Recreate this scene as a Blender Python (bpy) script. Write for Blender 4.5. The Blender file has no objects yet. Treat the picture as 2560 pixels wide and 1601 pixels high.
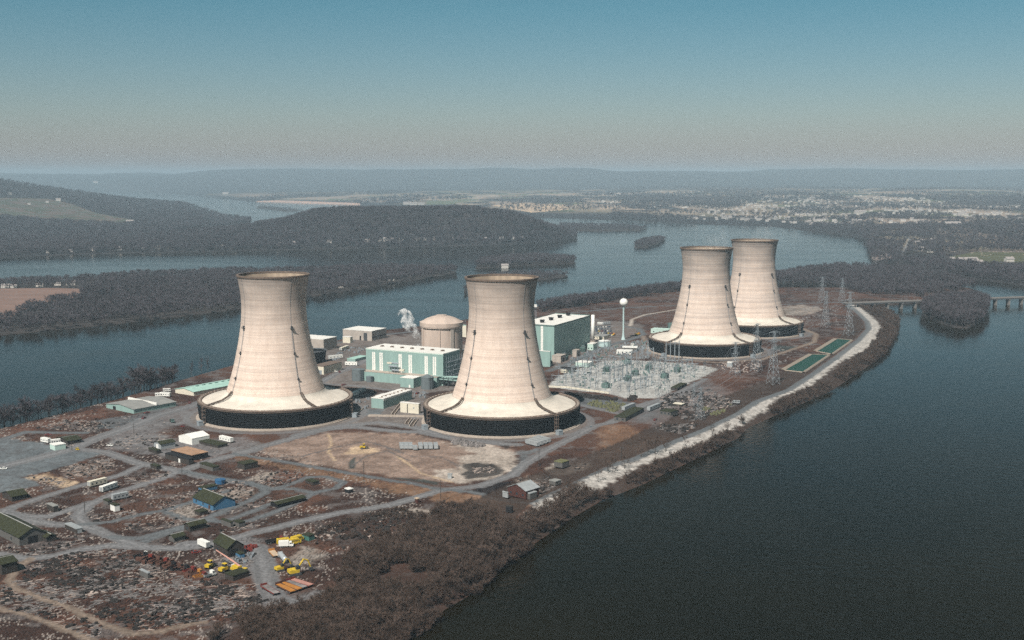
import bpy, bmesh, math, random
import numpy as np
from mathutils import Vector
from mathutils.geometry import tessellate_polygon
random.seed(11)
rng = np.random.default_rng(11)
C = bpy.context.scene.collection
R = math.radians

# ------------------------------------------------------------------ camera model: photograph pixel <-> ground point
F, YH, CX, CY, HC, WZ = 2900.0, 440.0, 1280.0, 800.5, 190.0, -5.0
PITCH = math.atan((CY - YH) / F)
cP, sP = math.cos(PITCH), math.sin(PITCH)
REG = {'O': (0, 0, 2560/2418), 'R1': (0, 400, 860/2408), 'R2': (850, 400, 860/2408), 'R3': (1700, 400, 860/2408),
       'R4': (0, 900, 640/2418), 'R5': (0, 1200, 640/2413), 'R6': (640, 1200, 640/2413),
       'Q1': (460, 650, 500/1643), 'Q2': (740, 760, 560/2418), 'Q3': (1020, 650, 500/1643), 'Q4': (1300, 720, 560/2418),
       'Q5': (1580, 580, 680/2391), 'Q6': (980, 1040, 580/2418), 'Q7': (1500, 900, 600/2268), 'Q8': (360, 1040, 640/2418),
       'P': (0, 0, 1.0)}
def pxy(r, x, y):
    ox, oy, s = REG[r]
    return ox + x*s, oy + y*s
def gp(X, Y, z=0.0):
    a, b = (X-CX)/F, (Y-CY)/F
    t = (HC-z)/(sP + b*cP)
    return (t*a, t*(cP - b*sP))
def g(r, x, y, z=0.0):
    return gp(*pxy(r, x, y), z)
def gl(r, pts, z=0.0):
    return [g(r, x, y, z) for x, y in pts]
def proj(x, y, z):
    w = z-HC
    fw = y*cP - w*sP
    return CX + F*x/fw, CY - F*(y*sP + w*cP)/fw
def zat(y, Y):
    b = (Y-CY)/F
    return HC - y*(sP + b*cP)/(cP - b*sP)
def yrow(Y, z=WZ):
    return gp(CX, Y, z)[1]

# ------------------------------------------------------------------ materials
MATS = {}
def newmat(name):
    m = bpy.data.materials.new(name); m.use_nodes = True
    nt = m.node_tree
    return m, nt, nt.nodes['Principled BSDF']
def mat(name, rgb, rough=0.8, var=0.25, scale=0.6, rgb2=None, stretch=(1, 1, 1), bump=0.0, metal=0.0, spec=0.3, detail=4):
    """surface colour broken up by noise in object space (metres)"""
    if name in MATS: return MATS[name]
    m, nt, b = newmat(name)
    N, L = nt.nodes, nt.links
    tc = N.new('ShaderNodeTexCoord'); mp = N.new('ShaderNodeMapping'); nz = N.new('ShaderNodeTexNoise'); rp = N.new('ShaderNodeValToRGB')
    mp.inputs['Scale'].default_value = stretch
    nz.inputs['Scale'].default_value = scale; nz.inputs['Detail'].default_value = detail; nz.inputs['Roughness'].default_value = 0.65
    lo = rgb2 or tuple(c*(1-var) for c in rgb); hi = tuple(min(1, c*(1+var*0.6)) for c in rgb)
    rp.color_ramp.elements[0].position = 0.3; rp.color_ramp.elements[0].color = (*lo, 1)
    rp.color_ramp.elements[1].position = 0.7; rp.color_ramp.elements[1].color = (*hi, 1)
    L.new(tc.outputs['Object'], mp.inputs[0]); L.new(mp.outputs[0], nz.inputs['Vector']); L.new(nz.outputs[0], rp.inputs[0])
    L.new(rp.outputs[0], b.inputs['Base Color'])
    b.inputs['Roughness'].default_value = rough; b.inputs['Metallic'].default_value = metal
    b.inputs['Specular IOR Level'].default_value = spec
    if bump:
        bp = N.new('ShaderNodeBump'); bp.inputs['Strength'].default_value = 0.6; bp.inputs['Distance'].default_value = bump
        L.new(nz.outputs[0], bp.inputs['Height']); L.new(bp.outputs[0], b.inputs['Normal'])
    MATS[name] = m
    return m

def shell_mat(name, stain):
    """slip-formed concrete: lift lines every couple of metres, drifting stain bands and vertical runs"""
    m, nt, b = newmat(name)
    N, L = nt.nodes, nt.links
    tc = N.new('ShaderNodeTexCoord')
    def noise(sx, sy, sz, scale, det=3, rough=0.6):
        mp = N.new('ShaderNodeMapping'); mp.inputs['Scale'].default_value = (sx, sy, sz)
        n = N.new('ShaderNodeTexNoise'); n.inputs['Scale'].default_value = scale; n.inputs['Detail'].default_value = det; n.inputs['Roughness'].default_value = rough
        L.new(tc.outputs['Object'], mp.inputs[0]); L.new(mp.outputs[0], n.inputs['Vector'])
        return n.outputs[0]
    def ramp(src, p0, c0, p1, c1):
        r = N.new('ShaderNodeValToRGB'); e = r.color_ramp.elements
        e[0].position, e[0].color, e[1].position, e[1].color = p0, (*c0, 1), p1, (*c1, 1)
        L.new(src, r.inputs[0]); return r.outputs[0]
    def mul(a, c, f=1.0):
        x = N.new('ShaderNodeMix'); x.data_type = 'RGBA'; x.blend_type = 'MULTIPLY'; x.inputs[0].default_value = f
        L.new(a, x.inputs[6]); L.new(c, x.inputs[7]); return x.outputs[2]
    base = ramp(noise(1, 1, 1, 0.09, 5), 0.3, (0.72, 0.580, 0.49), 0.7, (0.79, 0.655, 0.565))
    lifts = ramp(noise(0.012, 0.012, 1.0, 0.62, 2, 0.75), 0.38, (0.84, 0.83, 0.83), 0.58, (1, 1, 1))
    bands = ramp(noise(0.02, 0.02, 1.0, 0.16, 3, 0.7), 0.42 - 0.1*stain, (1-0.38*stain, 1-0.36*stain, 1-0.32*stain), 0.62, (1, 1, 1))
    runs = ramp(noise(1, 1, 0.03, 0.35, 3, 0.7), 0.35, (0.91, 0.90, 0.89), 0.6, (1, 1, 1))
    grain = ramp(noise(1, 1, 1, 1.4, 2, 0.8), 0.32, (0.84, 0.84, 0.84), 0.68, (1.04, 1.04, 1.04))
    # weathering of the upper shell: greyer, blotched by the wet air that leaves the mouth
    sp = N.new('ShaderNodeSeparateXYZ'); L.new(tc.outputs['Object'], sp.inputs[0])
    mr = N.new('ShaderNodeMapRange'); mr.inputs[1].default_value = 60; mr.inputs[2].default_value = 112
    L.new(sp.outputs[2], mr.inputs[0])
    ad = N.new('ShaderNodeMath'); ad.operation = 'MULTIPLY'; L.new(mr.outputs[0], ad.inputs[0]); L.new(noise(0.3, 0.3, 0.5, 0.12, 4), ad.inputs[1])
    top = ramp(ad.outputs[0], 0.05, (1, 1, 1), 0.5, (0.56, 0.58, 0.60))
    col = mul(mul(mul(mul(mul(base, lifts), bands), runs), grain), top)
    L.new(col, b.inputs['Base Color']); b.inputs['Roughness'].default_value = 0.9; b.inputs['Specular IOR Level'].default_value = 0.15
    return m

def twig_mat(name, rgb):
    """each plant a little lighter, darker or redder than its neighbour"""
    m, nt, b = newmat(name); N, L = nt.nodes, nt.links
    oi = N.new('ShaderNodeObjectInfo'); rp = N.new('ShaderNodeValToRGB'); e = rp.color_ramp.elements
    e[0].position, e[0].color = 0, (rgb[0]*.45, rgb[1]*.45, rgb[2]*.45, 1); e[1].position, e[1].color = 1, (rgb[0]*1.35, rgb[1]*1.38, rgb[2]*1.45, 1)
    x = e.new(.5); x.color = (*rgb, 1)
    L.new(oi.outputs['Random'], rp.inputs[0]); L.new(rp.outputs[0], b.inputs['Base Color']); b.inputs['Roughness'].default_value = .95; b.inputs['Specular IOR Level'].default_value = .1
    return m

M = dict(
 shell=shell_mat('tower_concrete', 0.3), shell_old=shell_mat('tower_concrete_stained', 0.95),
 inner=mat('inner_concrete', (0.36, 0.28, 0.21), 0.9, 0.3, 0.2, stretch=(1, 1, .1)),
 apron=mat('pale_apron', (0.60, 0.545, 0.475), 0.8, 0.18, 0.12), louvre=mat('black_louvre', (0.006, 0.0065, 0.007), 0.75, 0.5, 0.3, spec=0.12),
 deckbrown=mat('deck_brown', (0.10, 0.075, 0.06), 0.85, 0.4, 0.6), pipebrown=mat('pipe_brown', (0.17, 0.125, 0.10), 0.7, 0.35, 0.5),
 steel=mat('grey_steel', (0.20, 0.22, 0.24), 0.6, 0.25, 0.5), steel_dark=mat('dark_steel', (0.06, 0.065, 0.07), 0.6, 0.3, 0.5),
 galv=mat('galvanised', (0.30, 0.34, 0.37), 0.5, 0.2, 0.8, metal=0.2), kerb=mat('concrete_kerb', (0.40, 0.34, 0.29), 0.9, 0.25, 0.5),
 conc=mat('reactor_concrete', (0.50, 0.40, 0.34), 0.9, 0.2, 0.12, stretch=(1, 1, .25)), conc2=mat('grey_concrete', (0.40, 0.35, 0.31), 0.9, 0.2, 0.2),
 mint=mat('mint_siding', (0.255, 0.375, 0.350), 0.6, 0.14, 0.25, stretch=(1, 1, .15)), mint2=mat('mint_roofing', (0.36, 0.55, 0.48), 0.5, 0.15, 0.2),
 mintpale=mat('pale_mint', (0.48, 0.62, 0.56), 0.6, 0.1, 0.3), white=mat('white_paint', (0.78, 0.77, 0.73), 0.5, 0.08, 0.4),
 roofwhite=mat('white_roofing', (0.72, 0.70, 0.66), 0.8, 0.12, 0.2), cream=mat('cream_block', (0.66, 0.61, 0.50), 0.8, 0.12, 0.4),
 tanktop=mat('tank_blue_white', (0.45, 0.58, 0.58), 0.5, 0.1, 0.3), greytank=mat('grey_tank', (0.13, 0.155, 0.165), 0.6, 0.2, 0.4),
 olive=mat('olive_roofing', (0.030, 0.033, 0.015), 0.9, 0.45, 0.5), darkwood=mat('dark_boards', (0.045, 0.038, 0.034), 0.9, 0.4, 0.8, stretch=(3, 3, .3)),
 greywood=mat('grey_boards', (0.11, 0.105, 0.10), 0.9, 0.35, 0.8, stretch=(3, 3, .3)), redwood=mat('red_brown_boards', (0.075, 0.028, 0.022), 0.85, 0.35, 0.8),
 tanroof=mat('tan_roofing', (0.36, 0.22, 0.14), 0.9, 0.3, 0.3), blue=mat('blue_siding', (0.055, 0.15, 0.26), 0.7, 0.2, 0.6), blue2=mat('blue_tank', (0.03, 0.11, 0.23), 0.5, 0.2, 0.6),
 greyroof=mat('grey_roofing', (0.25, 0.25, 0.24), 0.9, 0.25, 0.3), tin=mat('tin_sheet', (0.38, 0.40, 0.41), 0.5, 0.25, 0.5, metal=0.2),
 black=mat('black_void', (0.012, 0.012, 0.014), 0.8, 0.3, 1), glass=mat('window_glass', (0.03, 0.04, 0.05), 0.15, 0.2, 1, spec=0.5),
 rubber=mat('tyre_rubber', (0.02, 0.02, 0.02), 0.9, 0.2, 2), yellow=mat('yellow_paint', (0.58, 0.40, 0.03), 0.6, 0.35, 1), red=mat('red_paint', (0.17, 0.03, 0.022), 0.5, 0.3, 1),
 orange=mat('orange_paint', (0.42, 0.18, 0.04), 0.6, 0.25, 1), rust=mat('rust', (0.095, 0.045, 0.032), 0.9, 0.4, 1), pink=mat('faded_red_boom', (0.42, 0.22, 0.18), 0.7, 0.2, 1),
 silver=mat('silver_tank', (0.55, 0.58, 0.60), 0.35, 0.15, 0.6, metal=0.4), carblue=mat('dark_blue_paint', (0.03, 0.06, 0.12), 0.4, 0.2, 1), cargrey=mat('grey_paint', (0.25, 0.27, 0.28), 0.4, 0.2, 1),
 timber=mat('pale_timber', (0.50, 0.38, 0.27), 0.9, 0.3, 0.8), pole=mat('pole_wood', (0.06, 0.05, 0.045), 0.9, 0.3, 0.5),
 greenpaint=mat('green_equipment', (0.10, 0.16, 0.15), 0.6, 0.25, 0.6), teal=mat('teal_boards', (0.05, 0.14, 0.12), 0.8, 0.25, 0.5),
 bark=mat('bare_bark', (0.085, 0.070, 0.062), 0.95, 0.35, 0.8), twig=twig_mat('bare_twigs', (0.076, 0.066, 0.072)),
 twigbrown=twig_mat('brush_twigs', (0.090, 0.063, 0.050)), evergreen=mat('evergreen', (0.02, 0.035, 0.022), 0.9, 0.4, 0.3),
 debrisgrey=mat('weathered_scrap', (0.22, 0.20, 0.195), 0.9, 0.6, 0.3), debrispale=mat('pale_scrap', (0.42, 0.34, 0.30), 0.9, 0.35, 0.3), debrisdark=mat('dark_scrap', (0.035, 0.03, 0.028), 0.95, 0.5, 0.3),
 drumyel=mat('drab_drums', (0.15, 0.15, 0.075), 0.8, 0.5, 0.4), pond=mat('pond_green', (0.013, 0.055, 0.036), 0.45, 0.2, 0.05, spec=0.15), liner=mat('pond_rim', (0.25, 0.21, 0.17), 0.9, 0.2, 0.3),
 deckconc=mat('bridge_concrete', (0.20, 0.185, 0.175), 0.9, 0.2, 0.2), house=mat('house_white', (0.50, 0.465, 0.43), 0.8, 0.1, 0.3), houseroof=mat('house_roof', (0.30, 0.27, 0.26), 0.9, 0.3, 0.3),
 brick=mat('brick_wall', (0.36, 0.22, 0.17), 0.9, 0.25, 0.4),
)

# ------------------------------------------------------------------ mesh building
class MB:
    def __init__(s): s.v = []; s.f = []
    def add(s, vs, fs):
        o = len(s.v); s.v += [tuple(p) for p in vs]; s.f += [tuple(i+o for i in f) for f in fs]; return s
    def box(s, x0, x1, y0, y1, z0, z1):
        return s.add([(x0,y0,z0),(x1,y0,z0),(x1,y1,z0),(x0,y1,z0),(x0,y0,z1),(x1,y0,z1),(x1,y1,z1),(x0,y1,z1)],
                     [(0,3,2,1),(4,5,6,7),(0,1,5,4),(1,2,6,5),(2,3,7,6),(3,0,4,7)])
    def cbox(s, x, y, z, lx, ly, lz, rot=0.0, tilt=0.0):
        c, n = math.cos(rot), math.sin(rot); vs = []
        for k in (0, 1):
            for i, j in ((-1,-1),(1,-1),(1,1),(-1,1)):
                a, b = i*lx/2, j*ly/2
                vs.append((x + a*c - b*n, y + a*n + b*c, z + k*lz + a*tilt))
        return s.add(vs, [(0,3,2,1),(4,5,6,7),(0,1,5,4),(1,2,6,5),(2,3,7,6),(3,0,4,7)])
    def tube(s, pts, r, n=6, caps=True):
        pts = [Vector(p) for p in pts]; rr = r if isinstance(r, (list, tuple)) else [r]*len(pts); vs = []; fs = []
        for i, p in enumerate(pts):
            d = (pts[min(i+1, len(pts)-1)] - pts[max(i-1, 0)]).normalized()
            a = d.cross(Vector((0, 0, 1))); a = Vector((1, 0, 0)) if a.length < 1e-3 else a.normalized(); b = a.cross(d)
            for k in range(n):
                t = 2*math.pi*k/n; vs.append(p + (a*math.cos(t) + b*math.sin(t))*rr[i])
        for i in range(len(pts)-1):
            for k in range(n): fs.append((i*n+k, i*n+(k+1)%n, (i+1)*n+(k+1)%n, (i+1)*n+k))
        if caps: fs += [tuple(range(n))[::-1], tuple(range((len(pts)-1)*n, len(pts)*n))]
        return s.add(vs, fs)
    def beam(s, p, q, r): return s.tube([p, q], r, 4)
    def lathe(s, prof, n=32, x=0, y=0, closed=False):
        vs = []; fs = []; m = len(prof)
        for k in range(n):
            t = 2*math.pi*k/n
            for r, z in prof: vs.append((x + r*math.cos(t), y + r*math.sin(t), z))
        for k in range(n):
            k2 = (k+1) % n
            for i in range(m if closed else m-1):
                j = (i+1) % m; fs.append((k*m+i, k2*m+i, k2*m+j, k*m+j))
        return s.add(vs, fs)
    def cyl(s, x, y, z0, z1, r0, r1=None, n=16):
        r1 = r0 if r1 is None else r1
        return s.lathe([(0.001, z0), (r0, z0), (r1, z1), (0.001, z1)], n, x, y)
    def wheel(s, x, y, r, w, n=10):     # axle along local y
        return s.tube([(x, y-w/2, r), (x, y+w/2, r)], r, n)
    def prism(s, poly, a0, a1, axis='y'):
        n = len(poly); vs = []
        for a in (a0, a1):
            for p, z in poly: vs.append((p, a, z) if axis == 'y' else (a, p, z))
        return s.add(vs, [tuple(range(n)), tuple(range(n, 2*n))[::-1]] + [(i, n+i, n+(i+1)%n, (i+1)%n) for i in range(n)])
    def build(s, name, m, parent=None, smooth=False, loc=None, rz=None, fixn=False):
        me = bpy.data.meshes.new(name); me.from_pydata(s.v, [], s.f); me.update()
        if fixn:
            bm = bmesh.new(); bm.from_mesh(me); bmesh.ops.recalc_face_normals(bm, faces=bm.faces); bm.to_mesh(me); bm.free()
        if m: me.materials.append(m)
        if smooth: me.polygons.foreach_set('use_smooth', [True]*len(me.polygons))
        o = bpy.data.objects.new(name, me); C.objects.link(o)
        if parent: o.parent = parent
        if loc: o.location = loc if len(loc) == 3 else (*loc, 0)
        if rz is not None: o.rotation_euler = (0, 0, rz)
        return o
def tag(o, label=None, cat=None, group=None, kind=None):
    for k, v in (('label', label), ('category', cat), ('group', group), ('kind', kind)):
        if v: o[k] = v
    return o
def thing(name, label, cat, loc, rz=0.0, group=None):
    o = bpy.data.objects.new(name, None); C.objects.link(o); o.empty_display_size = 1
    o.location = loc if len(loc) == 3 else (*loc, 0); o.rotation_euler = (0, 0, rz)
    return tag(o, label, cat, group)
def copy_thing(o, loc, rz, label=None, group=None, scale=None):
    def rec(a, par):
        c = a.copy(); C.objects.link(c); c.parent = par
        for ch in a.children: rec(ch, c)
        return c
    c = rec(o, None); c.location = loc if len(loc) == 3 else (*loc, 0); c.rotation_euler = (0, 0, rz)
    if scale: c.scale = (scale,)*3 if not isinstance(scale, tuple) else scale
    return tag(c, label, None, group)

# ------------------------------------------------------------------ noise, polygons (numpy)
_T = rng.random((256, 256))
def vnoise(x, y, s, k=0):
    x = x/s + 17.3*k; y = y/s + 9.1*k
    xi = np.floor(x).astype(int); yi = np.floor(y).astype(int); fx = x-xi; fy = y-yi
    fx = fx*fx*(3-2*fx); fy = fy*fy*(3-2*fy)
    a = _T[xi & 255, yi & 255]; b = _T[(xi+1) & 255, yi & 255]; c = _T[xi & 255, (yi+1) & 255]; d = _T[(xi+1) & 255, (yi+1) & 255]
    return (a*(1-fx)+b*fx)*(1-fy) + (c*(1-fx)+d*fx)*fy
def fbm(x, y, s, k=0, o=4):
    t = 0; w = 0; a = 1.0
    for i in range(o): t = t + a*vnoise(x, y, s/2**i, k+i*3); w += a; a *= 0.55
    return t/w
def seg_dist(x, y, pts, closed=False):
    d = np.full(x.shape, 1e9); n = len(pts)
    for i in range(n if closed else n-1):
        (ax, ay), (bx, by) = pts[i], pts[(i+1) % n]
        dx, dy = bx-ax, by-ay; l2 = dx*dx+dy*dy + 1e-9
        t = np.clip(((x-ax)*dx + (y-ay)*dy)/l2, 0, 1)
        d = np.minimum(d, np.hypot(x-ax-t*dx, y-ay-t*dy))
    return d
def inside(x, y, pts):
    c = np.zeros(x.shape, bool); n = len(pts)
    for i in range(n):
        (ax, ay), (bx, by) = pts[i], pts[(i+1) % n]
        c ^= ((ay > y) != (by > y)) & (x < (bx-ax)*(y-ay)/(by-ay + 1e-12) + ax)
    return c
def sdist(x, y, pts):
    d = seg_dist(x, y, pts, True)
    return np.where(inside(x, y, pts), d, -d)
def sstep(a, b, t):
    t = np.clip((t-a)/(b-a), 0, 1); return t*t*(3-2*t)      # a > b gives a falling step
def rand_in(pts, n, margin=0.0):
    P = np.array(pts); lo, hi = P.min(0), P.max(0); out = []
    while len(out) < n:
        q = rng.random((n*4, 2))*(hi-lo) + lo
        s = sdist(q[:, 0], q[:, 1], pts)
        out += list(map(tuple, q[s > margin]))
    return np.array(out[:n])
def mesh_np(name, V, Fq, m, col=None):
    me = bpy.data.meshes.new(name)
    me.vertices.add(len(V)); me.vertices.foreach_set('co', V.astype(np.float32).ravel())
    me.loops.add(Fq.size); me.loops.foreach_set('vertex_index', Fq.astype(np.int32).ravel())
    k = Fq.shape[1]
    me.polygons.add(len(Fq)); me.polygons.foreach_set('loop_start', np.arange(0, Fq.size, k, dtype=np.int32))
    me.polygons.foreach_set('use_smooth', np.ones(len(Fq), bool))
    me.update(calc_edges=True)
    if col is not None:
        a = me.color_attributes.new('cover', 'FLOAT_COLOR', 'POINT')
        a.data.foreach_set('color', np.c_[col, np.ones(len(col))].astype(np.float32).ravel())
    me.materials.append(m)
    o = bpy.data.objects.new(name, me); C.objects.link(o); return o
def fan(a0, a1, na, y0, y1, ny):
    """grid of ground points, finer near the viewer"""
    s = np.linspace(a0, a1, na); y = y0*(y1/y0)**np.linspace(0, 1, ny)
    Y, S = np.meshgrid(y, s, indexing='ij')
    return (S*Y).ravel(), Y.ravel(), (ny, na)
def grid_faces(ny, na, keep):
    i = np.arange(ny*na).reshape(ny, na)
    q = np.stack([i[:-1, :-1], i[:-1, 1:], i[1:, 1:], i[1:, :-1]], -1).reshape(-1, 4)
    return q[keep[q].any(1)]
def compact(V, q, col):
    u, inv = np.unique(q.ravel(), return_inverse=True)
    return V[u], inv.reshape(q.shape), col[u]
def cover_mat(name, scale, amt, rough=0.95):
    m, nt, b = newmat(name); N, L = nt.nodes, nt.links
    at = N.new('ShaderNodeAttribute'); at.attribute_name = 'cover'
    tc = N.new('ShaderNodeTexCoord'); nz = N.new('ShaderNodeTexNoise'); nz.inputs['Scale'].default_value = scale; nz.inputs['Detail'].default_value = 6; nz.inputs['Roughness'].default_value = 0.7
    rp = N.new('ShaderNodeValToRGB'); e = rp.color_ramp.elements
    e[0].position, e[0].color, e[1].position, e[1].color = 0.32, (1-amt,)*3+(1,), 0.68, (1+amt*.8,)*3+(1,)
    mx = N.new('ShaderNodeMix'); mx.data_type = 'RGBA'; mx.blend_type = 'MULTIPLY'; mx.inputs[0].default_value = 1
    L.new(tc.outputs['Object'], nz.inputs['Vector']); L.new(nz.outputs[0], rp.inputs[0]); L.new(at.outputs['Color'], mx.inputs[6]); L.new(rp.outputs[0], mx.inputs[7])
    L.new(mx.outputs[2], b.inputs['Base Color']); b.inputs['Roughness'].default_value = rough; b.inputs['Specular IOR Level'].default_value = 0.1
    bp = N.new('ShaderNodeBump'); bp.inputs['Strength'].default_value = 0.5; bp.inputs['Distance'].default_value = 0.25/scale*0.3
    L.new(nz.outputs[0], bp.inputs['Height']); L.new(bp.outputs[0], b.inputs['Normal'])
    return m

# ------------------------------------------------------------------ scattering for uncountable growth (stuff only)
def scatter(name, pts, scales, protos, label, cat):
    me = bpy.data.meshes.new(name); n = len(pts)
    me.vertices.add(n); me.vertices.foreach_set('co', np.asarray(pts, np.float32).ravel())
    for an, arr in (('sc', scales), ('rz', rng.random(n)*6.283)):
        a = me.attributes.new(an, 'FLOAT', 'POINT'); a.data.foreach_set('value', np.asarray(arr, np.float32))
    a = me.attributes.new('pick', 'INT', 'POINT'); a.data.foreach_set('value', rng.integers(0, len(protos.objects), n).astype(np.int32))
    o = bpy.data.objects.new(name, me); C.objects.link(o)
    ng = bpy.data.node_groups.new(name, 'GeometryNodeTree')
    ng.interface.new_socket('Geometry', in_out='INPUT', socket_type='NodeSocketGeometry'); ng.interface.new_socket('Geometry', in_out='OUTPUT', socket_type='NodeSocketGeometry')
    N, L = ng.nodes, ng.links
    gi = N.new('NodeGroupInput'); go = N.new('NodeGroupOutput'); ip = N.new('GeometryNodeInstanceOnPoints'); ci = N.new('GeometryNodeCollectionInfo')
    ci.inputs['Collection'].default_value = protos; ci.inputs['Separate Children'].default_value = True; ci.inputs['Reset Children'].default_value = True
    ip.inputs['Pick Instance'].default_value = True
    def attr(nm, dt):
        x = N.new('GeometryNodeInputNamedAttribute'); x.data_type = dt; x.inputs['Name'].default_value = nm; return x.outputs['Attribute']
    cx = N.new('ShaderNodeCombineXYZ'); L.new(attr('rz', 'FLOAT'), cx.inputs[2])
    L.new(gi.outputs[0], ip.inputs['Points']); L.new(ci.outputs[0], ip.inputs['Instance']); L.new(attr('pick', 'INT'), ip.inputs['Instance Index'])
    L.new(cx.outputs[0], ip.inputs['Rotation']); L.new(attr('sc', 'FLOAT'), ip.inputs['Scale']); L.new(ip.outputs[0], go.inputs[0])
    md = o.modifiers.new('scatter', 'NODES'); md.node_group = ng
    return tag(o, label, cat, None, 'stuff')

# ------------------------------------------------------------------ bare trees
def bare_tree(seed, h, limbs, subs, twigs, tw, tl, spread=0.36, stems=1):
    rd = random.Random(seed); T, W = MB(), MB()
    def tri(p, d, l, w):
        q = p + d*l; a = d.cross(Vector((rd.uniform(-1,1), rd.uniform(-1,1), rd.uniform(-1,1)))).normalized()*w/2
        W.add([p-a, p+a, q], [(0, 1, 2)])
    def vary(d, k):
        return (d + Vector((rd.gauss(0,k), rd.gauss(0,k), rd.gauss(0,k*.8)))).normalized()
    for st in range(stems):
        ang = rd.uniform(0, 6.28); lean = 0.04 if stems == 1 else 0.45
        axis = Vector((math.cos(ang)*lean, math.sin(ang)*lean, 1)).normalized(); hh = h*(1 if stems == 1 else rd.uniform(.5, 1))
        r0 = h*0.020*(1 if stems == 1 else .7); p0 = Vector((math.cos(ang), math.sin(ang), 0))*(0 if stems == 1 else .06*h)
        p1 = p0 + axis*hh*.4; p2 = p1 + vary(axis, .08)*hh*.4
        T.tube([p0, p1, p2], [r0, r0*.7, r0*.25], 5)
        for i in range(limbs):
            f = rd.uniform(.25, 1); base = p0.lerp(p1, f*2) if f < .5 else p1.lerp(p2, f*2-1)
            t = i*2.4 + rd.uniform(-.4, .4); up = rd.uniform(.5, 1.2) if stems == 1 else rd.uniform(.9, 2.2)
            d = Vector((math.cos(t), math.sin(t), up)).normalized(); L = hh*spread*rd.uniform(.7, 1.15)*(1.15 - .45*f)
            e = base + d*L
            T.tube([base, e], [r0*.4, r0*.1], 3, False)
            for j in range(subs):
                b = base.lerp(e, rd.uniform(.25, 1)); d2 = vary(d, .5); d2.z = abs(d2.z)*.8 + .15; d2.normalize(); l2 = L*rd.uniform(.35, .6)
                tri(b, d2, l2, tw*1.5)
                for k in range(twigs):
                    tri(b + d2*l2*rd.uniform(.2, 1), vary(d2, .6), tl*rd.uniform(.6, 1.3), tw)
    return T, W
def proto_coll(name, n, mats, args):
    col = bpy.data.collections.new(name)
    for i in range(n):
        T, W = bare_tree(i*7+3, **args)
        nt = len(T.f); T.add(W.v, W.f)
        me = bpy.data.meshes.new(name); me.from_pydata(T.v, [], T.f); me.materials.append(mats[0]); me.materials.append(mats[1])
        me.polygons.foreach_set('material_index', [0]*nt + [1]*(len(T.f)-nt)); me.update()
        col.objects.link(bpy.data.objects.new(name, me))
    return col
HAZE_COL = (.57, .75, .89, 1); HAZE_D = 8.4e-5
SKY_AIR, SKY_DUST, SKY_OZ, SKY_S = 1.0, 1.0, 1.0, .06
SKY_RAMP = [(0, (.95, .80, .93)), (1, (.52, .60, .48)), (.05, (.80, .86, .91)), (.14, (.46, .80, .82)), (.35, (.40, .60, .42))]
SUN_S = 5.0; EXPO = 0.30
# ------------------------------------------------------------------ main island: outlines traced on the ground
E_WATER = (gl('P', [(900,1680),(990,1601),(1011,1585),(1170,1492),(1256,1400),(1340,1357),(1424,1299),(1500,1254),(1606,1212),(1733,1151),(1844,1096),(1870,1069),
           (1976,1022),(2078,978),(2149,930),(2214,887),(2243,836),(2248,805),(2228,785),(2205,766)], WZ))
N_WATER = gl('P', [(2300,752),(2400,742),(2445,725),(2400,706),(2330,690),(2230,677),(2110,672),(2020,680),(1950,693),(1850,705),(1707,718),(1600,732),(1457,754),(1343,771),
           (1080,818),(930,835),(790,868),(590,915),(450,955),(265,1010),(0,1078),(-200,1125)], WZ)
ISLAND = E_WATER + N_WATER + [(-420, 560), (-420, 300), (120, 300)]
CREST = gl('P', [(1020,1601),(1180,1440),(1299,1299),(1340,1259.5),(1400,1229.5),(1560,1155),(1587,1149),(1685,1106),(1764.5,1074.6),(1844,1035),(1897,1003),(1976,974),(2029,939.7),(2100,889),
            (2149,850),(2174,822),(2169,805),(2143,779),(2120,762),(2109,756)])
RIP_POLY = gl('P', [(1312,1310),(1350,1309),(1420,1274),(1500,1224)], -3) + gl('Q7', [(380,1018),(760,880),(900,830),(1180,690),(1330,620),(1560,480),(1700,380),(2000,250),(2268,40)], -3) \
         + gl('Q5', [(2050,1040),(2200,930),(2205,880),(2150,800),(2050,710),(1960,655)], -3) + gl('Q5', [(1890,640),(1980,705),(2070,790),(2095,850),(2010,950),(1800,1100)], 0) \
         + gl('Q7', [(2268,-20),(2000,165),(1800,295),(1500,405),(1300,525),(1000,675),(700,795),(330,955),(0,1075)]) + gl('Q6', [(1750,800),(1500,930),(1420,1010)])
def ground_z(x, y):
    s = sdist(x, y, ISLAND); cr = seg_dist(x, y, CREST)
    east = seg_dist(x, y, E_WATER) < seg_dist(x, y, N_WATER)
    zin = np.where(east & (y > 560), WZ + 5.4*np.clip(s/(s+np.where(s < 60, cr, 0)+.01), 0, 1)**.8, WZ + 5.2*sstep(0, 14, s))
    zin = np.minimum(zin, 0.0)
    return np.where(s > 0, zin, np.maximum(WZ + s*.25, -9)), s
def gz(x, y):
    return float(ground_z(np.array([float(x)]), np.array([float(y)]))[0][0])

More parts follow.
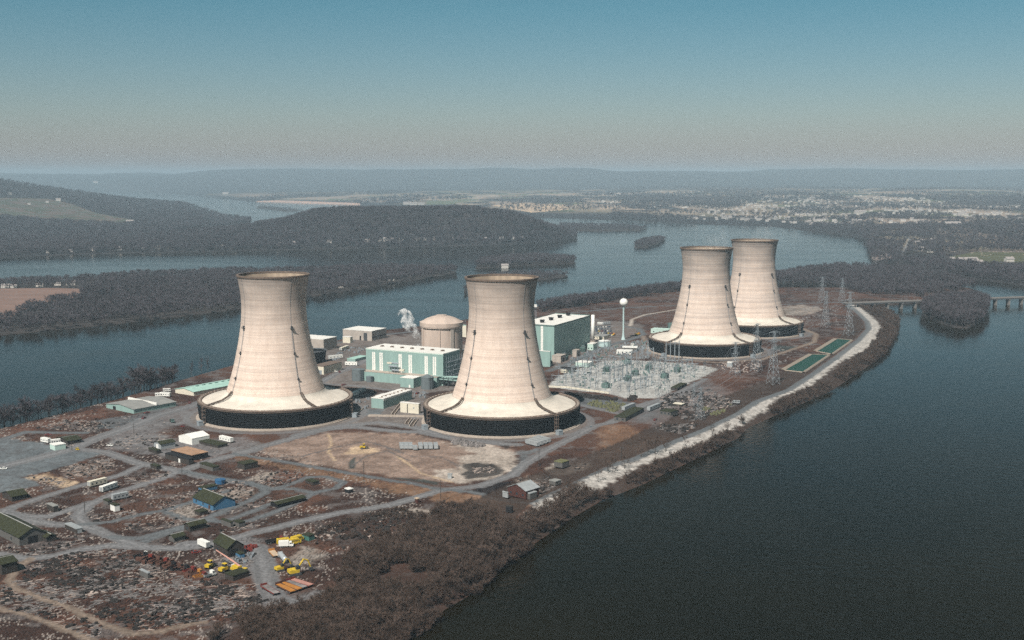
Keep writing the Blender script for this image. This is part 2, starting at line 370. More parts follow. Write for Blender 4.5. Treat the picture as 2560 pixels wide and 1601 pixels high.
BRUSH_POLY = gl('P', [(500,1640),(545,1585),(650,1545),(760,1530),(840,1490),(868,1412),(905,1372),(1038,1317),(1110,1280),(1180,1270),(1262,1312),(1285,1335),(1325,1356),(1256,1395),(1170,1485),(1011,1580),(960,1640)])
YARD_POLY = gl('P', [(-200,1040),(60,1040),(300,990),(480,1080),(640,1110),(900,1190),(1060,1260),(900,1340),(860,1420),(760,1500),(560,1640),(-200,1640)])
ROADS = [  # (points, half width m, colour key)
 (gl('R5', [(-200,690),(0,705),(250,745),(500,720),(800,650),(1050,620),(1400,640),(1700,645),(2000,612),(2150,570),(2413,490)]) + gl('R6', [(100,470),(400,395),(800,310),(1250,240),(1500,170),(1740,100)]) + gl('Q6', [(650,760),(900,735),(1250,620),(1400,490),(1650,340),(2000,170),(2300,70)]), 4.2, 'road'),
 (gl('R4', [(-100,1040),(0,1010),(350,930),(650,850),(900,745),(1200,640),(1500,520),(1800,440),(1900,400)]), 6.5, 'road'),
 (gl('R4', [(700,840),(1000,870),(1300,975),(1700,1050),(1950,1110),(2200,1150)]), 4.5, 'road'),
 (gl('R4', [(1330,1000),(1150,1085),(750,1190),(400,1295),(120,1390),(60,1470)]) + gl('R5', [(90,310),(250,345),(450,345),(600,300),(860,210)]), 3.6, 'road'),
 (gl('R4', [(1720,1040),(1500,1130),(1100,1255),(850,1365),(740,1460)]) + gl('R5', [(730,340),(800,420),(1050,535),(1250,600),(1400,640)]), 3.8, 'road'),
 (gl('R5', [(60,280),(20,300),(200,370),(500,420),(750,430),(900,470)]), 4.5, 'road'),
 (gl('R4', [(1720,1045),(2000,950),(2418,850)]) + gl('Q8', [(900,345),(1040,310),(1300,240),(1700,130),(2000,105),(2418,150)]) + gl('Q6', [(300,170),(700,250),(1000,280),(1300,300)]), 5.0, 'road'),
 (gl('Q8', [(860,360),(1300,430),(1700,500),(2100,570),(2418,625)]) + gl('Q6', [(150,690),(300,725),(440,760),(800,790),(1100,850),(1480,915),(1560,890)]), 2.6, 'asphalt'),
 (gl('Q8', [(360,520),(600,570),(900,620),(1110,670),(1150,720),(1000,800),(800,880),(560,980),(400,1050),(200,1110),(20,1180)]), 3.0, 'asphalt'),
 (gl('Q8', [(1000,630),(1200,690),(1350,660),(1550,580),(1720,575),(1880,625),(1800,690),(1600,725),(1400,690),(1220,690)]), 2.6, 'asphalt'),
 (gl('Q8', [(1600,730),(1530,775),(1300,885),(1000,990),(850,1010)]), 2.6, 'asphalt'),
 (gl('Q8', [(1200,830),(950,930),(750,1005),(560,985)]), 2.4, 'asphalt'),
 (gl('R5', [(780,420),(1050,395),(1300,330),(1550,290),(1900,180),(2150,100)]), 2.6, 'asphalt'),
 (gl('R5', [(1550,295),(1750,370),(1980,395)]), 2.6, 'asphalt'),
 (gl('R5', [(1050,540),(1300,555),(1500,500),(1800,420),(2000,370)]), 2.8, 'asphalt'),
 (gl('R5', [(280,745),(130,860),(85,950),(150,1030),(350,1100),(700,1230),(1000,1370),(1250,1455),(1500,1430),(1650,1390),(1900,1340)]), 2.2, 'dirtroad'),
 (gl('R5', [(-100,1180),(0,1210),(300,1290),(700,1440),(850,1512),(1000,1600)]), 2.0, 'dirtroad'),
 (gl('R6', [(-650,610),(-300,600),(0,640),(60,760),(100,950),(160,1110),(300,1180)]), 6.0, 'road'),
 (gl('R4', [(0,760),(250,680),(500,690),(800,690)]), 4, 'asphalt'),
 (gl('Q2', [(180,900),(420,760),(700,640),(800,560)]), 4.5, 'road'),
 (gl('Q2', [(200,860),(600,880),(1000,930),(1400,960)]), 3, 'road'),
 (gl('Q2', [(100,520),(400,430),(900,340),(1250,300)]), 4, 'asphalt'),
 (gl('Q2', [(0,1420),(400,1330),(900,1280),(1300,1340),(1500,1400)]), 5, 'road'),
 (gl('Q4', [(300,900),(500,830),(760,700),(1000,610),(1250,540),(1330,500),(1280,440),(1150,420)]), 4, 'asphalt'),
 (gl('Q4', [(1190,410),(1210,340),(1350,290),(1720,230)]), 2.4, 'pale'),
 (gl('Q4', [(560,270),(900,235),(1400,200),(1760,190)]), 3.2, 'asphalt'),
 (gl('Q4', [(1330,520),(1370,680),(1500,760),(1900,790)]) + gl('Q5', [(750,1150),(1150,1120),(1600,970),(1620,900),(1500,850)]), 3, 'dirtroad'),
 (gl('Q5', [(1320,640),(1600,625),(1860,620)]) , 3.4, 'asphalt'),
 (CREST[3:], 4.2, 'asphalt'),
 (gl('Q8', [(1740,170),(1770,260),(1740,340),(1800,420)]), .8, 'paletan'), (gl('Q8', [(1200,400),(1500,380),(1800,300),(2100,240),(2418,330)]), 1.0, 'grey'), (gl('Q6', [(-60,330),(200,420),(500,430),(700,520)]), .9, 'grey'), (gl('Q6', [(60,420),(300,600),(620,690)]), .9, 'paletan'), (gl('Q8', [(1960,480),(2100,380),(2300,330),(2500,420)]), .8, 'grey'),
 (gl('Q6', [(2300,70),(2400,40)]) + gl('Q7', [(-100,640),(60,600),(250,520),(400,420),(700,330),(1000,180)]), 3, 'road'),
 (gl('Q4', [(660,1270),(900,1320),(1100,1370),(1300,1290),(1480,1210)]), 3, 'road'),
]
AREAS = [  # (polygon, edge softness m, colour key, strength)
 (gl('R4', [(-300,800),(0,735),(350,780),(700,855),(960,880),(700,985),(240,1110),(430,1185),(0,1260),(-300,1330)]), 3, 'lot', 1),
 (gl('R4', [(1000,720),(1300,560),(1800,430),(1900,560),(1500,680),(1700,760),(2300,720),(2418,800),(2000,930),(1500,900),(1050,850)]), 9, 'road', .8),
 (gl('R4', [(950,560),(1240,520),(1650,430),(1400,560),(1100,640),(900,650)]), 6, 'lot', .8),
 (gl('Q8', [(1040,330),(1400,235),(1800,150),(2418,170),(2600,300),(2600,560),(2418,590),(1700,480),(1300,400)]) , 6, 'tan', 1),
 (gl('Q6', [(-50,170),(300,200),(700,290),(1250,320),(1320,480),(1100,640),(500,690),(-50,640)]), 6, 'tan', .95),
 (gl('Q8', [(1890,360),(2000,290),(2150,300),(2210,330),(2150,360)]), 4, 'paletan', 1),
 (gl('Q6', [(560,280),(1000,300),(1280,390),(1320,500),(1150,640),(700,710),(440,650),(470,570),(690,550),(700,430),(880,390)]), 5, 'pale', .9),
 (gl('Q6', [(720,500),(900,485),(1110,510),(1160,600),(1000,640),(800,655),(730,600),(780,570)]), 3, 'coal', 1),
 (gl('Q6', [(1090,290),(1180,300),(1250,330),(1180,350)]), 2, 'coal', .9),
 (gl('Q6', [(800,790),(1000,700),(1260,680),(1500,690),(1640,600),(1700,620),(1560,740),(1230,850)]), 3, 'coal', 1),
 (gl('Q6', [(1590,540),(1700,500),(2050,480),(2080,510),(1900,590),(1700,610)]), 4, 'pale', .9),
 (gl('Q6', [(1280,660),(1500,600),(1680,640),(1800,660),(1650,790),(1430,880),(1400,860)]), 3, 'pale', .7),
 (gl('Q6', [(0,640),(300,660),(500,690),(460,720),(250,690),(0,650)]), 2, 'wet', .9),
 (gl('Q8', [(1930,500),(1940,430),(2000,390),(1985,440),(2000,500)]), 1.5, 'wet', 1),
 (gl('Q6', [(1300,380),(1500,350),(1420,480),(1330,560)]), 6, 'lot', .8),
 (gl('Q4', [(290,1070),(420,945),(620,880),(760,840),(950,770),(1400,790),(1900,830),(2080,860),(2140,885),(1700,1090),(1480,1195),(1130,1190),(960,1145)]), 3, 'gravel', 1),
 (gl('Q4', [(440,1120),(640,1150),(1100,1210),(1260,1250),(1060,1360),(700,1300)]), 5, 'lot', .8),
 (gl('Q5', [(1225,1010),(1300,998),(1440,1010),(1450,1035),(1330,1052),(1240,1040)]), 2, 'wet', 1),
 (gl('Q6', [(1590,600),(1640,580),(1700,610),(1640,680),(1560,740),(1540,720)]), 3, 'coal', .9),
 (gl('Q4', [(700,420),(980,400),(1000,520),(780,560)]), 4, 'lot', .9),
 (gl('Q2', [(-100,1180),(300,940),(820,980),(1400,950),(1480,1100),(1300,1330),(500,1300)]), 7, 'plant', .85),
 (gl('Q2', [(600,1200),(720,1130),(950,1140),(900,1210)]), 2, 'lot', .9),
 (gl('Q2', [(200,870),(500,700),(850,560),(1050,440),(1250,300),(2000,480),(1900,900),(1500,960),(900,930)]), 8, 'plant', .9),
 (gl('Q2', [(0,560),(400,430),(1000,330),(1200,360),(800,560),(300,780)]), 6, 'plant', .8),
 (gl('Q4', [(300,840),(700,680),(1100,600),(1400,560),(1420,760),(800,800),(500,900)]), 6, 'plant', .8),
 (gl('Q4', [(800,330),(1300,400),(1350,500),(1000,640),(780,620)]), 7, 'plant', .7),
 (gl('Q5', [(1320,660),(1500,640),(1700,680),(1500,740),(1340,730)]), 7, 'pale', .6),
 (gl('Q4', [(1100,1330),(1400,1250),(1800,1080),(2050,1000),(2250,1130),(1900,1320),(1500,1450),(1200,1480)]), 9, 'lot', .75),
 (gl('Q7', [(400,520),(700,470),(900,560),(780,680),(480,680)]), 6, 'lot', .8),
 (gl('Q7', [(560,330),(1100,250),(1300,300),(1300,420),(900,500),(560,420)]), 8, 'road', .6),
 (gl('Q7', [(230,770),(250,745),(360,760),(350,790),(260,805)]), 1.5, 'wet', 1),
 (gl('R6', [(280,760),(420,640),(560,650),(620,760),(400,830)]), 6, 'pale', .55),
 (gl('R6', [(-200,560),(60,540),(130,700),(190,900),(40,980),(-300,800)]), 6, 'road', .7),
 (gl('R6', [(0,1180),(300,1090),(560,1030),(900,1050),(960,1180),(860,1320),(500,1200),(200,1250)]), 8, 'road', .8),
 (gl('R6', [(1330,300),(1500,270),(1820,300),(1700,370),(1480,340)]), 4, 'pale', .7),
 (gl('R6', [(620,420),(1000,330),(1300,250),(1480,420),(1200,590),(800,640),(560,540)]), 14, 'dark', .75),
 (gl('R4', [(240,1110),(430,1070),(720,1160),(640,1210)]), 4, 'paletan', .8),
 (gl('R4', [(560,1040),(700,990),(1000,950),(1060,1080),(700,1120)]), 6, 'tan', .5),
 (gl('Q8', [(200,900),(330,850),(470,860),(600,900),(430,980)]), 4, 'pale', .6),
 (gl('Q8', [(980,610),(1120,530),(1290,540),(1110,620)]), 3, 'pale', .8),
 (gl('Q8', [(1090,640),(1300,520),(1540,540),(1400,640)]), 5, 'rust', .8),
 (gl('Q8', [(640,760),(800,690),(1050,690),(1000,790)]), 5, 'pale', .45),
 (gl('Q6', [(430,800),(520,785),(1150,860),(1480,930),(1330,1000),(900,960),(380,880)]), 4, 'straw', .85),
 (gl('Q8', [(860,370),(1700,510),(2418,640),(2418,760),(2100,640),(1500,540),(900,420)]), 5, 'straw', .7),
 (gl('Q6', [(0,690),(420,770),(250,840),(-50,800)]), 5, 'straw', .8),
 (gl('Q7', [(0,640),(150,600),(330,680),(740,720),(480,840),(200,950),(0,980)]), 8, 'straw', .6),
 (gl('Q4', [(1000,1280),(1300,1450),(1800,1200),(2100,950),(2418,800),(2418,1250),(1900,1511),(1000,1511)]), 25, 'rust', .55),
 (BRUSH_POLY, 8, 'dark', .8),
 (gl('R4', [(0,680),(300,600),(1000,440),(1000,540),(600,620),(0,760)]), 5, 'rust', .8),
]
PAL = dict(brown=(.082,.044,.032), brown2=(.045,.026,.021), grey=(.115,.100,.097), road=(.165,.164,.170), asphalt=(.115,.124,.132), dirtroad=(.20,.155,.125), lot=(.12,.138,.15),
           tan=(.245,.178,.145), paletan=(.42,.31,.21), pale=(.37,.325,.285), coal=(.012,.012,.014), wet=(.035,.05,.05), gravel=(.42,.42,.405), plant=(.185,.165,.155),
           dark=(.040,.028,.024), rust=(.115,.055,.037), straw=(.21,.125,.078), rip=(.40,.375,.35), bank=(.05,.036,.030))
PAL = {k: np.array(v) for k, v in PAL.items()}
def ground():
    X, Y, (ny, na) = fan(-.56, .56, 1000, 370, 1980, 700)
    Z, s = ground_z(X, Y)
    keep = s > -14
    n1 = fbm(X, Y, 40, 1); n2 = fbm(X, Y, 9, 2); n3 = fbm(X, Y, 3.0, 5, 2)
    col = PAL['brown']*(1-sstep(.42, .6, n1))[:, None] + PAL['brown2']*sstep(.42, .6, n1)[:, None]
    t = (sstep(.53, .66, n2)*.75)[:, None]; col = col*(1-t) + PAL['grey']*t
    t = (sstep(.60, .75, fbm(X, Y, 25, 9))*.6)[:, None]; col = col*(1-t) + PAL['rust']*t
    wob = (n2-.5)*10 + (n3-.5)*5
    for poly, soft, key, st in AREAS:
        P = np.array(poly); lo, hi = P.min(0)-30, P.max(0)+30
        i = np.where((X > lo[0]) & (X < hi[0]) & (Y > lo[1]) & (Y < hi[1]))[0]
        sd = sdist(X[i], Y[i], poly)
        t = (sstep(-soft*.6, soft*.6, sd + wob[i]*min(1, soft/5))*st*(.85+.3*(n3[i]-.5)))[:, None].clip(0, 1)
        col[i] = col[i]*(1-t) + PAL[key]*((.5+1.0*n2[i] if 'tan' in key or key == 'pale' else .72+.56*n2[i])*(.8+.4*n3[i]))[:, None]*t
    # trodden scrap, cinders and chips all over the construction yard
    yd = sstep(-8, 8, sdist(X, Y, YARD_POLY))*(1-inside(X, Y, AREAS[0][0]))*(1-.7*inside(X, Y, AREAS[1][0])); u = rng.random(len(X)); pt = fbm(X, Y, 16, 44, 3)
    k = (u < .17*yd*sstep(.50, .64, pt)); col[k] = np.array([.30,.26,.235])*(.5+.8*rng.random(k.sum()))[:, None]
    k = (u > 1-.22*yd*sstep(.36, .52, fbm(X, Y, 12, 45, 3))); col[k] = col[k]*.42
    for (tx, ty) in TOWERS:
        d = np.hypot(X-tx, Y-ty); t = (sstep(74, 62, d + wob*.4)*.8)[:, None]; col = col*(1-t) + PAL['plant']*t
        t = sstep(3.2, 2.2, np.abs(d-70 + wob*.1))[:, None]*.7; col = col*(1-t) + PAL['road']*t
    for pts, w, key in ROADS:
        P = np.array(pts); lo, hi = P.min(0)-15, P.max(0)+15
        i = np.where((X > lo[0]) & (X < hi[0]) & (Y > lo[1]) & (Y < hi[1]))[0]
        d = seg_dist(X[i], Y[i], pts) + (n3[i]-.5)*2.2
        t = (sstep(w+1.0, w-.8, d)*.93)[:, None]; tr = 1 + .16*np.cos(d/w*5.0)
        col[i] = col[i]*(1-t) + PAL[key]*((.85+.3*n1[i])*tr)[:, None]*t
    cr = seg_dist(X, Y, CREST); east = (seg_dist(X, Y, E_WATER) < seg_dist(X, Y, N_WATER)) & (s > 0) & (Y > 560)
    bank = east & (s < 60) & (Z < -.15)
    t = (bank*.9)[:, None]; col = col*(1-t) + PAL['bank']*(.7+.6*n2)[:, None]*t
    rd = sdist(X, Y, RIP_POLY); t = (sstep(-2.5, 1.5, rd + (n3-.5)*7)*.97)[:, None]
    col = col*(1-t) + PAL['rip']*(.6+.8*n3)[:, None]*t
    t = (sstep(3.8, 2.0, cr)*(Y > 760))[:, None]*.9; col = col*(1-t) + PAL['asphalt']*t
    Z = Z + np.where(s > 20, (n3-.5)*.3, (n3-.5)*.9*(s > 2)) + 0
    # spoil heap beside the levee road
    mx, my = g('Q7', 200, 660); Z = Z + 3.2*np.exp(-((X-mx)/22)**2 - ((Y-my)/14)**2)
    q = grid_faces(ny, na, keep); V, q, col = compact(np.c_[X, Y, Z], q, np.clip(col, .006, .8))
    o = mesh_np('ground', V, q, cover_mat('island_ground', 0.55, 0.45), col)
    return tag(o, kind='structure')

# ------------------------------------------------------------------ the land beyond the river
XI = lambda pts: (np.array([p[0] for p in pts], float), np.array([p[1] for p in pts], float))
HF = XI([(-700,yrow(652)),(0,yrow(646)),(250,yrow(636)),(536,yrow(629)),(860,yrow(623)),(1100,yrow(617)),(1280,yrow(613)),(1400,yrow(603)),(1440,yrow(597)),(1450,6000)])
HT = XI([(-700,618),(0,613),(180,600),(320,589),(464,575),(607,562),(714,545),(786,521),(860,516),(1170,516),(1280,530),(1350,553),(1420,582),(1440,592),(1460,600)])
WT = XI([(-700,400),(-200,425),(0,445),(143,470),(321,495),(464,507),(571,540),(614,548),(640,575)])
FF = XI([(-900,11000),(250,15000),(400,yrow(482)),(520,yrow(494)),(636,yrow(505)),(860,yrow(512)),(1000,yrow(520)),(1330,yrow(544)),(1450,yrow(547)),(1600,yrow(552)),(1710,yrow(559)),(1936,yrow(567)),(2020,yrow(577)),
         (2130,yrow(592)),(2160,yrow(600)),(2172,yrow(628)),(2180,yrow(646)),(2200,yrow(660)),(2307,yrow(681)),(2450,yrow(702)),(2600,yrow(720)),(3400,yrow(760))])
ip = lambda t, x: np.interp(x, t[0], t[1])
def far_z(x, y):
    xx = CX + F*x/(y*cP + HC*sP)
    z = np.full(x.shape, -9.0); cls = np.zeros(x.shape, int)
    n = fbm(x, y, 600, 3); nn = fbm(x, y, 2500, 7)
    # wooded hill island
    y0 = ip(HF, xx) + (n-.5)*60; yr = 3520.0; yb = np.where(xx < 640, 3800, 4250)
    zr = np.maximum(HC - yr*np.tan(np.arctan((ip(HT, xx)-CY)/F) + PITCH) - 13, 1.5)
    t = np.where(y < yr, (y-y0)/np.maximum(yr-y0, 50), (yb-y)/(yb-yr))
    h = np.minimum(1.5, (y-y0)*.12 - 5) + (zr-1.5)*sstep(0.0, 1.0, t)**.8*(.94+.12*n)
    hit = (y > y0) & (y < yb) & (xx < 1448); z = np.where(hit, np.maximum(h, -9), z); cls = np.where(hit, 1, cls)
    # west shore, rising to a long wooded ridge
    yr = np.interp(xx, [380, 470, 571, 628], [6300, 6000, 5200, 4850]); y0 = 3780.0 + np.maximum(0, xx-380)*3.0
    zr = np.maximum(HC - yr*np.tan(np.arctan((ip(WT, xx)-CY)/F) + PITCH) - 14, 0)
    t = np.where(y < yr, (y-y0)/(yr-y0), 1-(y-yr)/1800)
    h = 1 + zr*np.clip(t, 0, 1)**1.15*(.95+.1*n)
    hit2 = (y > y0) & (y < yr + np.interp(xx, [380, 470], [1800, 120])) & (xx < 628) & ~hit; z = np.where(hit2, h, z); cls = np.where(hit2, 2, cls)
    # the plain and the far ridge
    y0 = ip(FF, xx) + (n-.5)*80
    d = y - y0
    ridge = 232 + 40*(fbm(x, y*0, 3500, 4)-.5)
    h = np.minimum(2, d*.1-5) + np.clip(d/9000, 0, 1)*70*(nn*1.5) + np.clip(d, 0, 1500)/1500*18*n + ridge*sstep(12000, 17500, y)*(.75+.25*sstep(.35, .6, fbm(x, y*.3, 2200, 5))) - 260*sstep(19000, 23000, y)
    hit3 = (d > 0) & ~hit & ~hit2; z = np.where(hit3, np.maximum(h, -9), z); cls = np.where(hit3, 3, cls)
    return z, cls, xx, n
def far_land():
    X, Y, (ny, na) = fan(-.62, .62, 1000, 1900, 24000, 640)
    Z, cls, xx, n = far_z(X, Y); keep = cls > 0
    wood = np.array([.036,.031,.031]); wood2 = np.array([.024,.022,.023])
    t = fbm(X, Y, 120, 21)[:, None]; col = wood*t + wood2*(1-t)
    # fields: long strips across the view, sharp-edged
    cell = np.floor(X/190 + Y/2600) * 13 + np.floor(Y/330 + X/3000)*7
    hsh = np.modf(np.abs(np.sin(cell*12.9898)*43758.5453))[0]
    kinds = np.array([[.30,.24,.17],[.20,.17,.12],[.12,.14,.07],[.36,.29,.22],[.16,.12,.09]])
    fc = kinds[(hsh*5).astype(int) % 5]
    open_ = (sstep(.47, .55, fbm(X, Y*.6, 420, 31, 4))*(cls == 3)*sstep(200, 900, Y-ip(FF, xx))*sstep(12500, 9500, Y))[:, None]
    col = col*(1-open_*.85) + fc*open_*.85
    u1 = sstep(0.47, 0.55, fbm(X, Y*.35, 260, 33, 3))[:, None]*(cls == 3)[:, None]*sstep(300, 1200, Y-ip(FF, xx))[:, None]*.75*sstep(12500, 9000, Y)[:, None]
    col = col*(1-u1) + np.array([.36,.28,.225])*u1
    # west-shore farmland on the slope
    pY = HC - Z; row = CY + F*np.tan(np.arctan2(pY, Y) - PITCH)
    m = (cls == 2) & (sdist(xx, row, [(-300,492),(0,495),(120,497),(180,510),(240,533),(320,548),(345,560),(300,566),(120,556),(0,545),(-300,540)]) > 0)
    fcol = np.where((fbm(X, Y, 260, 41)*6 % 1 < .5)[:, None], [.115,.088,.072], [.075,.08,.055]); col = np.where(m[:, None], fcol, col)
    # quarry / bare ground patches and strips seen across the plain
    for P, cc in (([(1230,514),(1300,508),(1420,512),(1420,525),(1330,532),(1270,522)], (.50,.37,.26)), ([(1500,517),(1580,517),(1580,524),(1500,523)], (.42,.32,.24)),
                  ([(1690,499),(1870,501),(1870,506),(1690,505)], (.5,.4,.32)), ([(640,503),(700,501),(900,508),(900,514),(650,507)], (.48,.33,.27)), ([(2360,645),(2440,630),(2560,632),(2640,640),(2640,660),(2430,660)], (.085,.085,.045)),
                  ([(2290,575),(2340,578),(2330,590),(2270,584)], (.20,.14,.12)), ([(2170,640),(2225,634),(2230,646),(2180,652)], (.34,.27,.25))):
        k = sdist(xx, row, P) > 0; col[k & (cls == 3)] = cc
    k = (seg_dist(xx, row, [(2255,636),(2275,600),(2258,585)]) < 3.0) & (cls == 3); col[k] = (.22,.22,.22)
    fl = (rng.random(len(X)) < .035*sstep(13000, 9000, Y)) & (cls == 3) & (Y-ip(FF, xx) > 500); col[fl] = np.array([.50,.40,.33])*(.5+.6*rng.random(fl.sum()))[:, None]
    q = grid_faces(ny, na, keep); V, q, col = compact(np.c_[X, Y, Z], q, col)
    return tag(mesh_np('hills', V, q, cover_mat('far_land_cover', 0.02, 0.35), col), kind='structure')

def flat_island(name, poly, top, m):
    P = [Vector((x, y, 0)) for x, y in poly]
    cx = sum(p.x for p in P)/len(P); cy = sum(p.y for p in P)/len(P); n = len(P)
    tri = tessellate_polygon([P])
    vs = [(x, y, WZ-2) for x, y in poly] + [(cx+(x-cx)*.985, cy+(y-cy)*.97, top) for x, y in poly]
    fs = [tuple(i+n for i in t) for t in tri] + [(i, (i+1) % n, n+(i+1) % n, n+i) for i in range(n)]
    return tag(MB().add(vs, fs).build(name, m), kind='structure')

def water():
    m, nt, b = newmat('river_water'); N, L = nt.nodes, nt.links
    b.inputs['Base Color'].default_value = (.030, .034, .026, 1); b.inputs['Roughness'].default_value = .10; b.inputs['IOR'].default_value = 1.125
    tc = N.new('ShaderNodeTexCoord'); nz = N.new('ShaderNodeTexNoise'); nz.inputs['Scale'].default_value = .22; nz.inputs['Detail'].default_value = 3
    n2 = N.new('ShaderNodeTexNoise'); n2.inputs['Scale'].default_value = .004; n2.inputs['Detail'].default_value = 5
    rp = N.new('ShaderNodeValToRGB'); e = rp.color_ramp.elements
    e[0].position, e[0].color, e[1].position, e[1].color = .35, (.0045, .0038, .0011, 1), .65, (.0095, .0072, .0022, 1)
    bp = N.new('ShaderNodeBump'); bp.inputs['Strength'].default_value = .45; bp.inputs['Distance'].default_value = .26
    mp = N.new('ShaderNodeMapping'); mp.inputs['Rotation'].default_value = (0, 0, R(-28)); mp.inputs['Scale'].default_value = (.35, 1, 1)
    n3 = N.new('ShaderNodeTexNoise'); n3.inputs['Scale'].default_value = .012; n3.inputs['Detail'].default_value = 6; n3.inputs['Roughness'].default_value = .6
    mr = N.new('ShaderNodeMapRange'); mr.inputs[1].default_value = .35; mr.inputs[2].default_value = .68; mr.inputs[3].default_value = .05; mr.inputs[4].default_value = .13
    L.new(tc.outputs['Object'], mp.inputs[0]); L.new(mp.outputs[0], n3.inputs['Vector']); L.new(n3.outputs[0], mr.inputs[0]); L.new(mr.outputs[0], b.inputs['Roughness'])
    m2 = N.new('ShaderNodeMapRange'); m2.inputs[1].default_value = .38; m2.inputs[2].default_value = .66; m2.inputs[3].default_value = .5; m2.inputs[4].default_value = 1.0
    L.new(n3.outputs[0], m2.inputs[0]); L.new(m2.outputs[0], bp.inputs['Strength'])
    for n in (nz, n2): L.new(tc.outputs['Object'], n.inputs['Vector'])
    L.new(n2.outputs[0], rp.inputs[0]); L.new(rp.outputs[0], b.inputs['Base Color']); L.new(nz.outputs[0], bp.inputs['Height']); L.new(bp.outputs[0], b.inputs['Normal'])
    o = MB().add([(-17500, -1500, WZ), (17500, -1500, WZ), (17500, 29000, WZ), (-17500, 29000, WZ)], [(0, 1, 2, 3)]).build('river', m)
    return tag(o, kind='structure')

TOWERS = [(-189, 915), (-8, 890), (211, 1258), (295, 1412)]
ground(); far_land(); water()
SOIL = mat('islet_soil', (.040, .033, .031), .95, .4, .02)
SHELLEY = gl('P', [(-250,868),(0,841),(250,816),(428,796),(593,775),(761,745),(860,732),(957,714),(1100,692),(1148,684),(1140,679),(1000,673),(860,677),(760,681),(600,684),(460,688),(340,692),(200,703),(0,712),(-250,722)], WZ)
ISLE_C = gl('P', [(1187,672),(1260,668),(1340,664),(1440,659),(1435,651),(1350,646),(1260,650),(1200,658)], WZ)
ISLE_E = gl('P', [(1190,700),(1300,709),(1343,705),(1421,694),(1415,688),(1340,684),(1250,688)], WZ)
ISLE_D = gl('P', [(1390,576),(1500,579),(1600,577),(1620,573),(1560,566),(1400,563)], WZ)
ISLE_S = gl('P', [(1585,620),(1620,619),(1645,612),(1664,601),(1650,597),(1610,603),(1588,611)], WZ)
ISLE_T = gl('P', [(1160,733),(1166,733),(1168,727),(1161,726)], WZ)
ISLE_B = gl('P', [(2305,790),(2340,806),(2385,820),(2420,822),(2450,808),(2468,785),(2470,765),(2440,752),(2350,754),(2310,768)], WZ)
ISLE_F = gl('P', [(640,521),(720,530),(760,528),(700,520),(650,517)], WZ)
ISLE_R = gl('P', [(2440,700),(2480,708),(2560,722),(2700,745),(2700,700),(2560,690),(2470,692)], WZ)
for p in (SHELLEY, ISLE_C, ISLE_E, ISLE_D, ISLE_S, ISLE_T, ISLE_B, ISLE_F): flat_island('island_land', p, -3.2, SOIL)
FIELD = gl('P', [(-250,735),(0,722),(120,720),(205,722),(195,745),(130,755),(60,775),(20,796),(0,800),(-250,815)], -2.8)
tag(MB().add([(x, y, -2.9) for x, y in FIELD], [tuple(range(len(FIELD)))]).build('field', mat('fallow_field', (.20, .125, .10), .95, .2, .03)), kind='structure')

# ------------------------------------------------------------------ woods (each far wood reads as one mass)
P_FAR = proto_coll('far_tree', 4, (M['bark'], M['twig']), dict(h=13, limbs=9, subs=4, twigs=3, tw=.55, tl=2.6, spread=.42))
P_MID = proto_coll('mid_tree', 4, (M['bark'], M['twig']), dict(h=13, limbs=11, subs=5, twigs=6, tw=.22, tl=1.9, spread=.40))
P_BRUSH = proto_coll('brush', 5, (M['bark'], M['twigbrown']), dict(h=5.5, limbs=5, subs=4, twigs=7, tw=.085, tl=1.1, spread=.42, stems=4))
P_BANK = proto_coll('bank_tree', 4, (M['bark'], M['twigbrown']), dict(h=9, limbs=7, subs=4, twigs=7, tw=.13, tl=1.4, spread=.42, stems=2))
def wood(name, poly, n, protos, label, z=-3, s=(.7, 1.15), gap=0.0, margin=0, excl=()):
    q = rand_in(poly, n, margin); x, y = q[:, 0], q[:, 1]
    keep = fbm(x, y, 35, 15, 3) > gap
    for e in excl: keep &= ~inside(x, y, e)
    x, y = x[keep], y[keep]
    zz = ground_z(x, y)[0]-.2 if z is None else np.full(x.shape, float(z))
    sc = s[0] + (s[1]-s[0])*(.6*rng.random(len(x)) + .4*fbm(x, y, 60, 4))
    return scatter(name, np.c_[x, y, zz], sc, protos, label, 'woods')
wood('island_woods', SHELLEY, 7600, P_FAR, 'grey bare woods covering the long river island left of the towers', s=(.6, 1.15), gap=.30, excl=[FIELD])
wood('island_woods', ISLE_C, 900, P_FAR, 'bare woods on the short island behind the second cooling tower', s=(.6, 1.1))
wood('island_woods', ISLE_E, 420, P_FAR, 'low scrub wood on the islet just right of the second tower rim', s=(.35, .75))
wood('island_woods', ISLE_D, 900, P_FAR, 'hazy strip of woods on the low island at the river bend', s=(.6, .9))
wood('island_woods', ISLE_S, 420, P_FAR, 'tiny wooded islet alone in open water', s=(.55, .9))
wood('island_woods', ISLE_T, 10, P_FAR, 'few bare trees on a speck of land beside the second tower', s=(.4, .7))
wood('island_woods', ISLE_B, 1500, P_MID, 'dense round wood on the islet in front of the bridge', s=(.7, 1.35))
wood('island_woods', ISLE_F, 200, P_FAR, 'thin dark strip of trees on a far sandbar', s=(.5, .8))
NWOOD = gl('P', [(1850,706),(1960,716),(2080,722),(2150,742),(2300,750),(2440,727),(2400,708),(2330,692),(2230,679),(2110,674),(2020,682),(1950,695)], WZ)
wood('bare_woods', NWOOD, 2600, P_MID, 'purple grey woods at the north tip of the island behind the bridge', z=-3, s=(.75, 1.35), gap=.25)
BRUSH = BRUSH_POLY
wood('brush_thicket', BRUSH, 1500, P_BANK, 'taller bare saplings standing above the foreground thicket', z=None, s=(.45, 1.3), gap=.44)
wood('brush_thicket', BRUSH, 5600, P_BRUSH, 'brown leafless brush thicket running down to the dark water in the foreground', z=None, s=(.35, 1.6), gap=.40)
